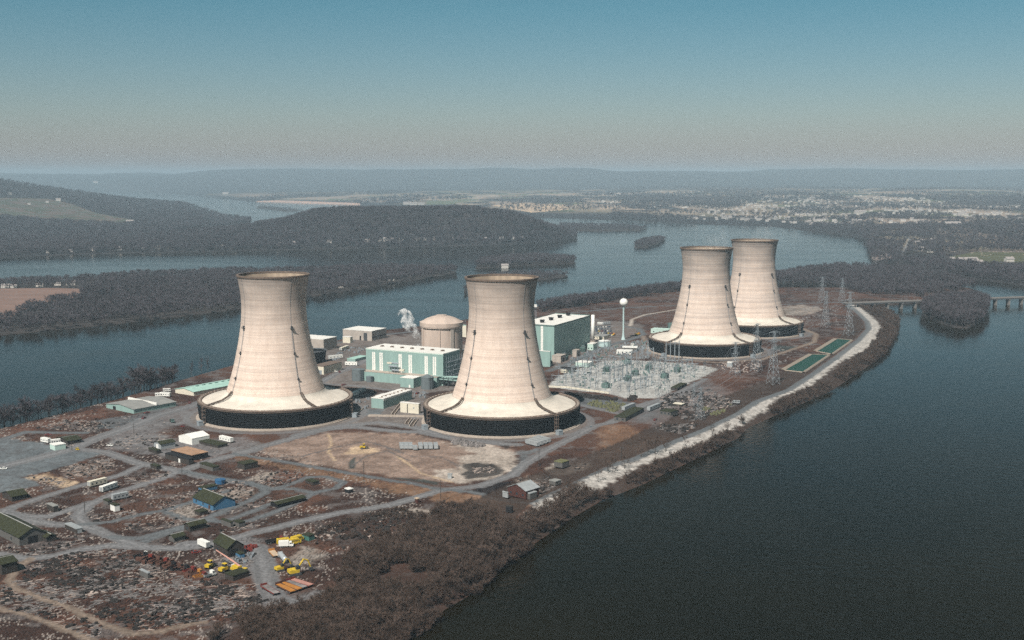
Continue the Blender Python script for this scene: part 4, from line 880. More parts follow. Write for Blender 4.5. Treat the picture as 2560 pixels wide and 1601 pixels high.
# settling ponds
for pts, lb in (([(1350,1215),(1590,1078),(1722,1082),(1500,1232)], 'nearer of the two green settling ponds beside the levee road'), ([(1632,1050),(1808,942),(1925,952),(1752,1072)], 'farther green settling pond with tan rim along its left side')):
    p = gl('Q5', pts); cx = sum(a for a, _ in p)/4; cy = sum(b for _, b in p)/4; pl = [(a-cx, b-cy) for a, b in p]
    t = thing('settling_pond', lb, 'pond', (cx, cy, 0)); rim = MB()
    for i in range(4):
        a, b = Vector(pl[i]), Vector(pl[(i+1) % 4]); n = (b-a).normalized(); o = Vector((n.y, -n.x)); wd = (5.0 if i == 0 else 1.6)
        o = o if o.dot((a+b)/2) > 0 else -o
        rim.add([(*a, .35), (*b, .35), (*(b+o*wd+n*1.2), .5), (*(a+o*wd-n*1.2), .5), (*a, -.5), (*b, -.5), (*(b+o*(wd+1)), -.3), (*(a+o*(wd+1)), -.3)], [(0,1,2,3), (0,4,5,1), (3,2,6,7)])
    rim.build('rim', M['liner'], t); MB().add([(*q, .12) for q in pl], [(0,1,2,3)]).build('water_surface', M['pond'], t)
# bridge
A, B = g('R3', 1195, 1006, 5), g('R3', 2480, 962, 5); A = Vector((*A, 0)); B = Vector((*B, 0)); B = A + (B-A)*1.25; L_ = (B-A).length; an = math.atan2(B.y-A.y, B.x-A.x)
br = thing('road_bridge', 'low concrete road bridge on short piers crossing to the right bank', 'bridge', (A.x, A.y, 0), an)
MB().box(-10, L_, -4.5, 4.5, 5.4, 6.0).build('deck', M['deckconc'], br); MB().box(-10, L_, -4.4, -3.9, 3.6, 5.4).box(-10, L_, 3.9, 4.4, 3.6, 5.4).box(-10, L_, -.3, .3, 3.8, 5.4).build('girder', M['steel_dark'], br)
for s in (-4.5, 4.2): MB().box(-10, L_, s, s+.3, 6.0, 6.8).build('parapet', M['deckconc'], br)
k = 0; step = 23.5
while k*step < L_-5:
    x = 14 + k*step; MB().box(x-1.1, x+1.1, -3.6, 3.6, -9, 2.6).box(x-1.5, x+1.5, -4.4, 4.4, 2.6, 3.55).build('pier', M['deckconc'], br); k += 1

# ------------------------------------------------------------------ switchyard
YARD = gl('Q4', [(330,1060),(430,950),(620,890),(760,850),(950,790),(1400,800),(1880,840),(2060,870),(1690,1080),(1480,1170),(1130,1170),(960,1120)])
a26 = R(-26); ca, sa = math.cos(a26), math.sin(a26)
def hframe():
    t = thing('bus_support', 'grey steel bus support frame standing on the pale switchyard gravel', 'frame', (0, 0, 0), 0, 'bus support frames all over the switchyard')
    m = MB()
    for o in (-3, 3): m.beam((o, 0, 0), (o, 0, 6.2), .18)
    m.beam((-4.2, 0, 6.2), (4.2, 0, 6.2), .18); m.beam((-3, 0, 3.4), (3, 0, 6.2), .08); m.build('frame', M['galv'], t)
    for o in (-3.4, 0, 3.4): MB().cyl(o, 0, 6.3, 7.9, .24, .16, 6).build('insulator', M['steel_dark'], t)
    return t
hf = hframe(); first = True; cnt = 0
xs = [p[0] for p in YARD]; ys = [p[1] for p in YARD]; cxy = (sum(xs)/len(xs), sum(ys)/len(ys))
for i in range(-17, 18):
    for j in range(-19, 20):
        u_, v_ = i*11.5 + rng.uniform(-1, 1), j*11 + rng.uniform(-1.5, 1.5); x = cxy[0] + u_*ca - v_*sa; y = cxy[1] + u_*sa + v_*ca
        if not inside(np.array([x]), np.array([y]), YARD)[0] or rng.random() < .22 or cnt > 285: continue
        if first: hf.location = (x, y, 0); hf.rotation_euler = (0, 0, a26); first = False
        else: copy_thing(hf, (x, y, 0), a26 + (math.pi/2 if rng.random() < .4 else 0), scale=(1, 1, float(rng.choice([.7, 1, 1.25]))))
        cnt += 1
def gantry(p, q, n, h, label, r=.22):
    a, b = g(*p), g(*q); L = math.hypot(b[0]-a[0], b[1]-a[1]); an = math.atan2(b[1]-a[1], b[0]-a[0])
    t = thing('line_gantry', label, 'gantry', (*a, 0), an); bm = MB()
    for i in range(n):
        x = i*L/(n-1); pm = MB()
        for o in (-.7, .7): pm.beam((x+o, 0, 0), (x+o*.3, 0, h+2), r)
        for k in range(6): pm.beam((x-.6, 0, k*h/6), (x+.6, 0, (k+1)*h/6), .1)
        pm.beam((x, 0, h), (x, 0, h*1.22), .12); pm.build('column', M['galv'], t)
    for zz in (h-.6, h+.6): bm.beam((0, 0, zz), (L, 0, zz), .2)
    m = int(L/2)
    for k in range(m): bm.beam((k*L/m, 0, h-.6 if k % 2 else h+.6), ((k+1)*L/m, 0, h+.6 if k % 2 else h-.6), .1)
    bm.build('cross_beam', M['galv'], t)
gantry(('Q4',970,1040), ('Q4',1200,965), 6, 14, 'six legged steel gantry in the middle of the switchyard', .26)
gantry(('Q4',1575,800), ('Q4',1715,775), 4, 18, 'tall steel gantry against the black ring of the banded front tower', .28)
gantry(('Q4',840,720), ('Q4',980,690), 3, 12, 'steel gantry between the tall hall and the switchyard'); gantry(('Q4',1320,760), ('Q4',1440,775), 3, 11, 'small steel gantry left of the banded tower ring')
gantry(('Q4',560,960), ('Q4',760,930), 4, 9, 'low steel gantry at the near left edge of the switchyard'); gantry(('Q4',1400,930), ('Q4',1560,880), 4, 11, 'steel gantry on the right side of the switchyard')
gantry(('Q4',1080,860), ('Q4',1260,820), 4, 13, 'steel gantry at the rear left of the switchyard behind the six legged one'); gantry(('Q4',620,900), ('Q4',780,850), 4, 12, 'steel gantry beside the pale green control house'); gantry(('Q4',1690,930), ('Q4',1860,880), 4, 10, 'steel gantry in the far right corner of the switchyard'); gantry(('Q4',1180,1120), ('Q4',1420,1060), 5, 9, 'low five legged gantry at the near edge of the switchyard')
def transformer():
    t = thing('transformer', '', 'transformer', (0, 0, 0), 0, 'switchyard transformers'); MB().cbox(0, 0, 0, 6, 4, 4.6).cbox(0, 0, 4.6, 5, 3, .5).build('tank', M['greenpaint'], t)
    for s in (-1, 1):
        m = MB()
        for k in range(6): m.cbox(-2.4+k*.95, s*2.7, .6, .45, 1.2, 3.4)
        m.build('radiator', M['greenpaint'], t)
    for k in (-1.6, 0, 1.6): MB().cyl(k, 0, 5.1, 7.6, .3, .15, 8).build('bushing', M['steel'], t)
    MB().tube([(-2, 1.8, 6), (2, 1.8, 6)], .6, 8).build('conservator', M['greenpaint'], t); return t
TF = transformer()
for k, (x, y, lb) in enumerate(((935,905,'dark transformer left of the six legged gantry'),(1245,945,'big dark transformer just right of the six legged gantry top'),(1560,975,'dark transformer in open gravel at the right of the switchyard'),(1165,1005,'dark transformer under the six legged gantry'),
                                (1160,822,'dark transformer at the rear middle of the switchyard'),(1390,880,'dark transformer midway between gantry and banded tower'),(925,1080,'dark green transformer at the near edge of the switchyard'),(1695,910,'dark transformer nearest the right rear corner of the switchyard'),
                                (480,775,'dark transformer between the two pinkish enclosures'),(595,735,'dark green transformer by the tall hall wall'),(310,835,'dark transformer at the foot of the mint annex'),(680,690,'dark transformer beyond the second pinkish enclosure'))):
    if k == 0: TF.location = (*g('Q4', x, y), 0); TF.rotation_euler = (0, 0, a26); TF['label'] = lb
    else: copy_thing(TF, g('Q4', x, y), a26 + (.0 if k % 2 else 1.57), lb)
def fence(r, pts, label, h=2.6):
    P = gl(r, pts); t = thing('yard_fence', label, 'fence', (*P[0], 0)); mesh, post = MB(), MB(); o = Vector((*P[0], 0))
    for a, b in zip(P, P[1:]):
        a, b = Vector((*a, 0))-o, Vector((*b, 0))-o; n = max(1, int((b-a).length/5))
        for k in range(n): q = a.lerp(b, k/n); post.beam(q, q+Vector((0, 0, h)), .09)
        for zz in (.3, h*.5, h): mesh.beam(a+Vector((0, 0, zz)), b+Vector((0, 0, zz)), .05)
    post.build('posts', M['steel'], t); mesh.build('rails', M['galv'], t)
fence('Q4', [(300,1085),(500,1085),(960,1150),(1120,1185)], 'pale wire fence along the near edge of the switchyard'); fence('Q4', [(1480,1195),(1700,1095),(2130,890)], 'wire fence along the right edge of the switchyard')
kw = g('Q4', 620, 1105); wl = gl('Q4', [(310,1075),(500,1080),(960,1143)]); t = MB()
for a, b in zip(wl, wl[1:]): t.add([(*a, -.2), (*b, -.2), (*b, 1.5), (*a, 1.5), (a[0]-.3, a[1]+.6, 1.5), (b[0]-.3, b[1]+.6, 1.5), (a[0]-.3, a[1]+.6, -.2), (b[0]-.3, b[1]+.6, -.2)], [(0,1,2,3), (3,2,5,4), (4,5,7,6)])
tag(t.build('retaining_wall', M['cream']), 'low pale retaining wall beside the second tower, fronting the switchyard', 'wall')
fence('Q4', [(1195,295),(1300,270),(1420,240)], 'open post frames by the far entrance road', 6)
# pylons
def pylon(h=44, bw=9, arms=((.98, 6), (.82, 8), (.66, 7))):
    t = thing('transmission_pylon', '', 'pylon', (0, 0, 0), 0, 'lattice transmission pylons'); b = MB(); n = 9; wf = lambda f: bw*(1-f)**1.3 + 1.5*f
    for k in range(n):
        f0, f1 = k/n, (k+1)/n; w0, w1 = wf(f0)/2, wf(f1)/2; c0 = [(-w0,-w0),(w0,-w0),(w0,w0),(-w0,w0)]; c1 = [(-w1,-w1),(w1,-w1),(w1,w1),(-w1,w1)]
        for i in range(4):
            j = (i+1) % 4; b.beam((*c0[i], f0*h), (*c1[i], f1*h), .13); b.beam((*c0[i], f0*h), (*c1[j], f1*h), .065); b.beam((*c0[j], f0*h), (*c1[i], f1*h), .065); b.beam((*c1[i], f1*h), (*c1[j], f1*h), .065)
    b.build('lattice_mast', M['galv'], t)
    for f, l in arms:
        m = MB(); z = f*h
        for s in (-1, 1):
            for o in (-.6, .6): m.beam((o, 0, z-.9), (s*l, 0, z), .13); m.beam((0, o, z+.8), (s*l, 0, z), .13)
            for q in (.33, .66): m.beam((s*l*q, 0, z-.6*(1-q)), (s*l*q, 0, z+.7*(1-q)), .09)
        cr_ = m.build('crossarm', M['galv'], t)
        for s in (-1, 1): MB().tube([(s*l, 0, z), (s*l, 0, z-2.4)], .14, 5).build('insulator', M['steel'], cr_)
    return t
PY = pylon(); PYS = [((1665,625,'P2'),None)]
PL = [('Q5',1668,622,400,'lattice pylon by the far levee corner, left of its twin, against the north woods'),('Q5',1845,628,415,'lattice pylon beside the bridge end, tallest against the north woods'),('Q5',1700,835,528,'lattice pylon right of the rearmost tower, nearer of the left pair'),('Q5',1905,912,535,'lattice pylon near the levee bend above the far pond'),
      ('Q5',905,1265,975,'lattice pylon standing in front of the banded front tower ring'),('Q5',1092,1225,815,'lattice pylon at the right edge of the banded front tower ring'),('Q5',1240,1340,882,'lattice pylon with dark shrub at its foot near the near pond'),('Q7',885,440,215,'lattice pylon among the yard clutter right of the switchyard, left one'),('Q7',945,560,270,'lattice pylon among the yard clutter, nearest the levee road')]
pyp = []
for k, (r, x, y, yt, lb) in enumerate(PL):
    X, Y = g(r, x, y); h = zat(Y, pxy(r, x, yt)[1]); s = h/44*1.02
    if k == 0: o = PY; o.location = (X, Y, 0); o.rotation_euler = (0, 0, .5); o.scale = (min(1, s*1.2), min(1, s*1.2), s); o['label'] = lb
    else: o = copy_thing(PY, (X, Y, 0), .5 + .2*(k % 3), lb, scale=(min(1, s*1.2), min(1, s*1.2), s))
    pyp.append((X, Y, h))
def cable(a, b, offs, label):
    m = MB()
    for o, f in offs:
        p = [Vector((a[0]+o*.48, a[1]+o*.85*0, a[2]*f-2)).lerp(Vector((b[0]+o*.48, b[1], b[2]*f-2)), k/10) - Vector((0, 0, 6*(1-(2*k/10-1)**2))) for k in range(11)]; m.tube(p, .07, 3, False)
    tag(m.build('power_lines', M['steel']), label, 'power lines')
OF = ((-9,.82),(9,.82),(-7,.98),(7,.98))
cable(pyp[2], pyp[0], OF, 'cables strung from the pylon behind the rearmost tower to the north woods'); cable(pyp[3], pyp[1], OF, 'cables strung from the pond pylon to the bridge pylon'); cable(pyp[5], pyp[2], OF, 'cables strung from the ring edge pylon past the rearmost tower')
cable(pyp[6], pyp[3], OF, 'cables strung over the settling ponds'); cable(pyp[7], pyp[4], OF, 'cables strung from the yard pylon to the banded tower pylon'); cable(pyp[8], pyp[6], OF, 'cables strung over the reddish field between yard and pond')
# ------------------------------------------------------------------ sheds and huts of the construction yard
K = 'sheds and huts of the construction yard'
def shed(label, spec, wall, roof, **k):
    k.setdefault('ang', -44); k.setdefault('kind', 'gable'); nm = k.pop('name', 'shed')
    return building(nm, label, nm.replace('_', ' '), spec, wall, roof, **k)
big = shed('big dark shed with broad olive roof cut by the left edge, foreground', ('R5',185,625,545,-120,430), 'greywood', 'olive', ridge='x', rise=3.5, door=('r',.5,5,4), windows=(2,0), maxd=34)
shed('low olive roofed lean-to at the right end of the big dark shed', ('R5',440,590,545,345,528), 'darkwood', 'olive', ridge='x', rise=1.2, maxd=10)
shed('square hut with flat whitish roof right of the big dark shed', ('R5',725,508,468,612,778), 'darkwood', 'tin', kind='flat', door=('r',.5,2.5,2.6,'tin'), maxd=12)
shed('tall boarded workshop with olive gable roof beside the white camper', ('R5',2145,738,650,2015,2300), 'darkwood', 'olive', ang=-50, ridge='x', rise=3.4, door=('r',.4,4,4,'black'), windows=(2,1), maxd=14)
shed('blue and white lean-to at the foot of the boarded workshop', ('R5',2260,742,705,2190,2305), 'blue', 'olive', kind='flat', ang=-50, maxd=5)
shed('long olive roofed shed beside the curving track, left of the workshop', ('R5',1790,492,440,1735,1945), 'darkwood', 'olive', ridge='y', rise=1.4, windows=(1,2))
shed('small olive roofed hut with a pale lean-to, inside the track loop', ('R5',1640,592,548,1590,1745), 'greywood', 'olive', rise=1.2, maxd=9)
shed('grey boarded hut, left of a pair above the dirt road', ('R5',2175,452,405,2085,2195), 'greywood', 'olive', kind='flat', maxd=6)
shed('grey boarded hut, right of a pair above the dirt road', ('R5',2255,450,410,2200,2310), 'greywood', 'olive', kind='flat', maxd=6)
shed('olive roofed shed at the left edge below the grey lot', ('R4',115,1340,1295,20,255), 'darkwood', 'olive', rise=2, door=('r',.5,3,3), maxd=18)
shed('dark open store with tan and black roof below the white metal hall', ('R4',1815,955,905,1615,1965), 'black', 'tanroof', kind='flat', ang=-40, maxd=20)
shed('black roofed store in front of the tan roofed one', ('R4',1785,995,945,1560,1830), 'darkwood', 'black', kind='flat', ang=-40, door=('f',.6,2,2.6,'white'), maxd=10)
shed('bright white metal hall below the left tower', ('R4',1815,806,748,1688,1978), 'white', 'white', ang=-40, rise=2.2, eave=.1, name='metal_hall')
shed('long low olive roofed shed beside the white metal hall', ('R4',2060,836,812,1842,2150), 'darkwood', 'olive', kind='flat', ang=-40, maxd=12)
shed('grey quonset with olive roof and white bulging end', ('R4',1520,848,800,1452,1655), 'tin', 'olive', rise=1.4, door=('f',.5,3,3,'white'))
shed('small black roofed hut in front of the grey quonset', ('R4',1480,890,862,1402,1522), 'darkwood', 'olive', kind='flat', maxd=7)
shed('low olive roofed hut at the road fork under the black roofed store', ('R4',2010,1056,1018,1885,2070), 'greywood', 'olive', kind='flat', maxd=10)
shed('dark boarded hut with olive roof on the slope beside the asphalt road', ('Q8',950,512,462,880,1075), 'darkwood', 'olive', kind='flat', rise=1.2)
shed('tiny olive roofed hut left of the road junction pole', ('R4',1480,1038,1010,1420,1522), 'darkwood', 'olive', kind='flat', maxd=8)
bb = shed('bright blue walled shop with dark olive gable roof in the middle of the yard', ('Q8',655,898,842,462,862), 'blue', 'olive', ang=-46, ridge='x', rise=3.6, windows=(3,0), door=('f',.8,1.5,2.4,'rust'), maxd=26)
shed('small blue hut with mossy roof next to the blue round tank', ('Q8',560,722,690,515,692), 'blue', 'olive', kind='flat', maxd=16)
tank('Q8', 722, 652, 612, 672, 770, 'blue2', 'blue round tank with a white patch, yard middle', .3); bt = C.objects[-1]
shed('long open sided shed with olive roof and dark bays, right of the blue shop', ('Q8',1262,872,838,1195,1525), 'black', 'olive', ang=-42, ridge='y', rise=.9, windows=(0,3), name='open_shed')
shed('dark hut with mossy roof inside the paved loop', ('Q8',1600,658,630,1525,1655), 'darkwood', 'olive', kind='flat', maxd=9)
shed('small canopy hut in front of the blue shop', ('Q8',530,945,915,478,605), 'darkwood', 'olive', kind='flat', maxd=8)
shed('small white walled hut with olive roof beside the pale trailer', ('R4',1085,1435,1380,1040,1130), 'white', 'olive', kind='flat', maxd=6)
shed('olive hut behind the white walled one near the pale trailer', ('R4',1020,1372,1340,975,1060), 'greywood', 'olive', kind='flat', maxd=7)
shed('slanted pale roofed shed alone in the brown field', ('R4',510,1440,1390,442,552), 'darkwood', 'greyroof', kind='flat', maxd=16)
shed('olive roofed shed behind the white trailers near the left lot', ('R4',640,802,770,540,770), 'darkwood', 'olive', rise=1.4, maxd=18)
shed('pale green walled kiosk at the corner of the left lot', ('R4',520,858,812,470,620), 'mintpale', 'white', kind='flat', maxd=9)
rbn = shed('red brown barn with white gable roof by the black coal ground', ('Q6',1395,866,785,1207,1532), 'redwood', 'tin', ang=-42, rise=3.0, windows=(3,0), door=('r',.3,4,4,'black'), name='barn')
shed('small pale lean-to left of the red brown barn', ('Q6',1205,852,805,1152,1215), 'tin', 'tin', kind='flat', ang=-42, maxd=6)
shed('khaki box hut with half white roof near the embankment', ('Q6',1775,540,492,1690,1846), 'greywood', 'drumyel', kind='flat', ang=-40, maxd=10)
shed('grey shack between barn and embankment', ('Q6',1705,722,690,1640,1762), 'greywood', 'greyroof', kind='flat', ang=-42, maxd=9)
shed('white and grey shack behind the barn corner', ('Q6',1440,868,815,1408,1510), 'greywood', 'tin', kind='flat', ang=-42, maxd=7)
shed('black box hut alone on the straw bank above the thicket', ('Q6',1250,1004,950,1186,1260), 'black', 'darkwood', kind='flat', ang=-20, maxd=5)
shed('small grey box on the pale gravel next to the black coal patch', ('Q6',620,655,615,580,628), 'tin', 'tin', kind='flat', ang=-10, maxd=4)
shed('brown hut beside the dirt road near the tall pole', ('Q6',265,910,870,238,285), 'redwood', 'timber', kind='flat', maxd=4)
shed('long olive roofed office with dark windows below the switchyard', ('Q4',1140,1446,1405,1018,1338), 'greywood', 'olive', kind='flat', ang=-26, windows=(2,6))
shed('mossy roofed office with pale windows in the yard right of the switchyard', ('Q4',1625,1385,1345,1508,1705), 'greywood', 'olive', kind='flat', ang=-40, windows=(3,2), maxd=14)
shed('tan and white roofed shed above the mossy office', ('Q4',1745,1285,1262,1652,1778), 'darkwood', 'cream', kind='flat', ang=-36, maxd=9)
shed('dark shed with a white roof stripe at the right corner of the switchyard', ('Q4',1700,1112,1085,1628,1800), 'darkwood', 'olive', kind='flat', ang=-26, maxw=9)
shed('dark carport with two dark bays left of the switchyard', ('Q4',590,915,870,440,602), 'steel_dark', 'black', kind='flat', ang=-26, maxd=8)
shed('teal hut at the edge of the thicket beside the yellow buses', ('R6',500,578,535,438,552), 'teal', 'olive', kind='flat', ang=-40, maxd=5)
shed('low dark canopy in front of the yellow crane', ('R5',2200,958,910,2120,2345), 'darkwood', 'olive', kind='flat', ang=-40, maxd=9)
shed('olive roofed hut at the left edge beside the inner dirt track', ('R5',20,900,800,-80,160), 'darkwood', 'olive', rise=1.4, maxd=12)
shed('grey capped tank stand hut in the debris field', ('R5',1395,935,885,1315,1415), 'greywood', 'tin', kind='flat', maxd=6)
shed('white flat roofed shelter on the slope above the dirt road', ('Q8',1935,735,700,1895,1975), 'black', 'white', kind='flat', maxd=6)
shed('pale canopy hut below the banded tower, left of its ring', ('Q4',1600,500,458,1412,1640), 'mintpale', 'mintpale', kind='flat', ang=-26, maxd=14, windows=(3,0))
shed('white flat house with dark bays at the rear of the switchyard', ('Q4',1210,718,685,1042,1230), 'white', 'white', kind='flat', ang=-8, maxd=10, windows=(4,0))
shed('dark bay house behind the white flat house', ('Q4',1265,688,650,1105,1285), 'greywood', 'white', kind='flat', ang=-8, maxd=12)
shed('small white cube with pointed top beyond the white flat house', ('Q4',1225,632,612,1200,1240), 'white', 'white', kind='gable', ang=-8, maxd=5)
shed('pale cube house between pylon and banded tower ring', ('Q4',2290,860,810,2235,2300), 'tin', 'white', kind='flat', ang=-20, maxd=8)

# ------------------------------------------------------------------ trailers and vehicles
def along(r, x0, y0, x1, y1):
    a, b = g(r, x0, y0), g(r, x1, y1); return ((a[0]+b[0])/2, (a[1]+b[1])/2), math.atan2(b[1]-a[1], b[0]-a[0]), math.hypot(b[0]-a[0], b[1]-a[1])
def wheels(t, xs, wd, r=.5, w=.35):
    for x in xs:
        for s in (-1, 1):
            wl_ = MB().wheel(x, s*(wd/2-w/2), r, w).build('wheel', M['rubber'], t); MB().wheel(x, s*(wd/2+.01), r*.5, .06, 8).add([], []).build('rim', M['steel'], wl_, loc=(0, 0, r*.5))
def box_trailer(L, H, wd, m, label, pos, rz, group=None, win=0, name='trailer'):
    t = thing(name, label, 'trailer', pos, rz, group); L2 = L/2
    MB().box(-L2, L2, -wd/2, wd/2, .75, H).build('body', M[m], t); MB().box(-L2-.05, L2+.05, -wd/2-.05, wd/2+.05, H, H+.12).build('roof', M[m], t); MB().box(-L2+.3, L2-.3, -wd/2+.3, wd/2-.3, .5, .75).build('chassis', M['steel_dark'], t)
    wheels(t, (L2-1.5, L2-2.7), wd); MB().box(-L2-.06, -L2, -wd*.4, wd*.4, .9, H-.3).build('door', M['tin'], t)
    for k in range(win): MB().box(-L2+(k+.5)*L/win-.5, -L2+(k+.5)*L/win+.5, -wd/2-.05, -wd/2, 1.7, 2.5).build('window', M['glass'], t)
    return t
def flatbed(L, deck, frame, label, pos, rz, group=None, load=None):
    t = thing('flatbed_trailer', label, 'trailer', pos, rz, group); L2 = L/2
    MB().box(-L2, L2, -1.5, 1.5, 1.1, 1.35).build('deck', M[deck], t); MB().box(-L2, L2, -1.65, -1.5, .9, 1.4).box(-L2, L2, 1.5, 1.65, .9, 1.4).box(-L2, -L2+.3, -1.65, 1.65, .9, 2.3).build('frame', M[frame], t)
    wheels(t, (L2-1, L2-2.2, L2-3.4, -L2+1.2), 3.0, .5)
    return t
def truck(L, cab, bed, label, pos, rz, kind='bed', group=None):
    t = thing('truck', label, 'truck', pos, rz, group); L2 = L/2
    MB().box(L2-2.2, L2, -1.2, 1.2, .8, 1.7).box(L2-2.2, L2-.9, -1.2, 1.2, 1.7, 2.9).build('cab', M[cab], t); MB().box(L2-.92, L2-.86, -1.05, 1.05, 1.9, 2.7).box(L2-1.9, L2-1.1, -1.23, 1.23, 1.9, 2.6).build('windscreen', M['glass'], t)
    MB().box(-L2, L2-.2, -.9, .9, .6, .9).build('chassis', M['steel_dark'], t); wheels(t, (L2-1.1, -L2+1, -L2+2.1), 2.4)
    if kind == 'bed': MB().box(-L2, L2-2.5, -1.25, 1.25, .95, 1.2).box(-L2, L2-2.5, -1.25, -1.15, 1.2, 2.0).box(-L2, L2-2.5, 1.15, 1.25, 1.2, 2.0).box(-L2, -L2+.1, -1.25, 1.25, 1.2, 2.0).build('bed', M[bed], t)
    if kind == 'van': MB().box(-L2, L2-2.4, -1.3, 1.3, .9, 3.4).build('cargo_box', M[bed], t)
    if kind == 'tank': MB().tube([(-L2, 0, 2.1), (-L2+.4, 0, 2.1), (L2-2.9, 0, 2.1), (L2-2.5, 0, 2.1)], [.7, 1.25, 1.25, .7], 14).build('tank', M[bed], t)
    return t
def bus(L, m, label, pos, rz, group=None):
    t = thing('bus', label, 'bus', pos, rz, group); L2 = L/2
    MB().box(-L2, L2-1.3, -1.25, 1.25, .7, 3.0).box(L2-1.3, L2, -1.1, 1.1, .7, 1.8).build('body', M[m], t); g_ = MB()
    for k in range(7): x = -L2+.5+k*(L-2)/7; g_.box(x, x+(L-2)/7-.3, -1.29, 1.29, 1.8, 2.5)
    g_.build('windows', M['glass'], t); MB().box(-L2, L2-1.3, -1.2, 1.2, 3.0, 3.15).build('roof', M[m], t); wheels(t, (L2-1.6, -L2+2), 2.5); return t
def car(m, label, pos, rz, group=None):
    t = thing('car', label, 'car', pos, rz, group)
    MB().prism([(-2.4,.4),(2.4,.4),(2.45,.85),(1.2,1.0),(-1.7,1.0),(-2.45,.9)], -.9, .9).build('body', M[m], t)
    MB().prism([(-1.6,1.0),(1.1,1.0),(.5,1.45),(-1.2,1.45)], -.8, .8).build('cabin', M['glass'], t); MB().box(-1.15, .45, -.75, .75, 1.45, 1.52).build('roof', M[m], t); wheels(t, (1.5, -1.5), 1.8, .34, .22); return t
def excavator(m, label, pos, rz, s=1.0):
    t = thing('excavator', label, 'excavator', pos, rz); t.scale = (s,)*3
    for o in (-1.1, 1.1): MB().prism([(-1.9,.3),(-1.4,0),(1.4,0),(1.9,.3),(1.9,.7),(1.4,.95),(-1.4,.95),(-1.9,.7)], o-.35, o+.35).build('track', M['steel_dark'], t)
    MB().box(-2, 1.2, -1.3, 1.3, 1.0, 2.1).build('house', M[m], t); MB().box(.1, 1.3, -1.3, -.2, 2.1, 3.2).build('cab', M['glass'], t)
    MB().tube([(1.0, .3, 1.8), (3.2, .3, 4.6), (4.6, .3, 4.0)], .3, 6).build('boom', M[m], t); MB().tube([(4.6, .3, 4.1), (5.6, .3, 1.6)], .24, 6).build('arm', M[m], t)
    MB().prism([(5.0,1.6),(6.1,1.8),(6.0,.7),(5.2,.6)], -.3, .9).build('bucket', M['steel_dark'], t); return t
def loader(m, label, pos, rz, s=1.0):
    t = thing('wheel_loader', label, 'loader', pos, rz); t.scale = (s,)*3
    MB().box(-2.8, .6, -1.1, 1.1, 1.0, 2.2).build('body', M[m], t); MB().box(-.8, .5, -.8, .8, 2.2, 3.4).build('cab', M['glass'], t); MB().box(-.95, .65, -.95, .95, 3.4, 3.55).build('cab_roof', M[m], t)
    for o in (-.8, .8): MB().tube([(.4, o, 1.8), (2.6, o, .9)], .18, 5).build('lift_arm', M[m], t)
    MB().prism([(2.4,.2),(3.8,.1),(3.7,.4),(2.8,.6),(2.9,1.5),(2.5,1.5)], -1.4, 1.4).build('bucket', M['steel_dark'], t); wheels(t, (1.4, -1.8), 2.6, .8, .55); return t
# white office trailers about the plant
for (r, x0, y0, x1, y1, m, lb, H) in (('R4',2085,760,2190,785,'white','lone white box trailer on the ring road right of the white hall',3.6),('R4',840,1205,1000,1165,'cream','cream trailer, rear one of two side by side in the brown field',3.6),('R4',955,1255,1095,1205,'white','white trailer, front one of two side by side in the brown field',3.6),
   ('R4',1060,1330,1205,1300,'tin','pale blue grey long trailer behind the small white hut',3.6),('R4',400,775,470,790,'white','white trailer at the left of a pair by the left lot',3.4),('R4',480,800,570,790,'white','white trailer touching the pale green kiosk',3.4),
   ('R4',1465,350,1560,345,'white','flat white trailer behind the grey roof warehouse',3.2),('R4',1520,345,1610,350,'white','white trailer between the two riverside warehouses',3.6),('Q2',352,600,500,585,'white','long white trailer at the river side of the left tower',3.6),('Q2',535,665,665,670,'white','white trailer with yellow base left of the long mint hall',3.8),
   ('Q2',565,1015,660,985,'white','white trailer at the right shoulder of the left tower ring',3.6),('Q2',640,985,740,950,'tin','grey blue trailer pointing at the pump house',3.6),('Q2',480,510,560,480,'cream','cream trailer by the riverside track',3.4),
   ('Q4',1080,1345,1260,1275,'tin','long grey trailer left of two above the olive roofed office',3.6),('Q4',1385,1335,1500,1290,'tin','grey trailer right of two above the olive roofed office',3.6),('Q4',835,400,895,400,'white','white bus like trailer at the far corner of the parking lot',3.4),('Q4',895,402,975,395,'tin','grey trailer next to the white one at the far parking lot',3.4),
   ('Q4',455,920,495,925,'cream','cream trailer in front of the dark carport',3.4),('Q7',1260,410,1320,415,'tin','flat pale trailer beside the drab drum rows',2.4),('R4',1540,305,1610,300,'white','small white trailer at the river road behind the warehouse',2.8)):
    p, rz, L = along(r, x0, y0, x1, y1); box_trailer(min(max(L, 6), 20), H, 2.9, m, lb, p, rz, None, 4 if L < 25 else 6)
for k, x in enumerate((110,155,200,250,305,360,410,465)):
    y1 = 378; p, rz, L = along('Q6', x, y1, x-18, y1-85 if k != 3 else y1-45)
    t = box_trailer(min(L*.8, 11) if k != 3 else 5, 2.9, 3.0, 'tin', ['first grey container from the left in the row on the tan ground','second grey container from the left in the row on the tan ground','third grey container from the left in the row on the tan ground','shorter grey container, the gap in the row on the tan ground','fifth grey container from the left in the row on the tan ground','sixth grey container from the left in the row on the tan ground','next to last grey container at the right of the row','last grey container at the right end of the row'][k], p, rz, 'row of grey containers', 0, 'container')
for k in range(4):
    p, rz, L = along('Q6', 1400+k*38, 290-k*14, 1530+k*38, 325-k*14)
    box_trailer(13, 3.2, 2.8, 'tin', ['frontmost of four grey trailers parked flank to flank below the second tower','second from the front of four grey trailers below the second tower','third from the front of four grey trailers below the second tower','rearmost of four grey trailers parked flank to flank below the second tower'][k], p, rz, 'four grey trailers below the second tower')
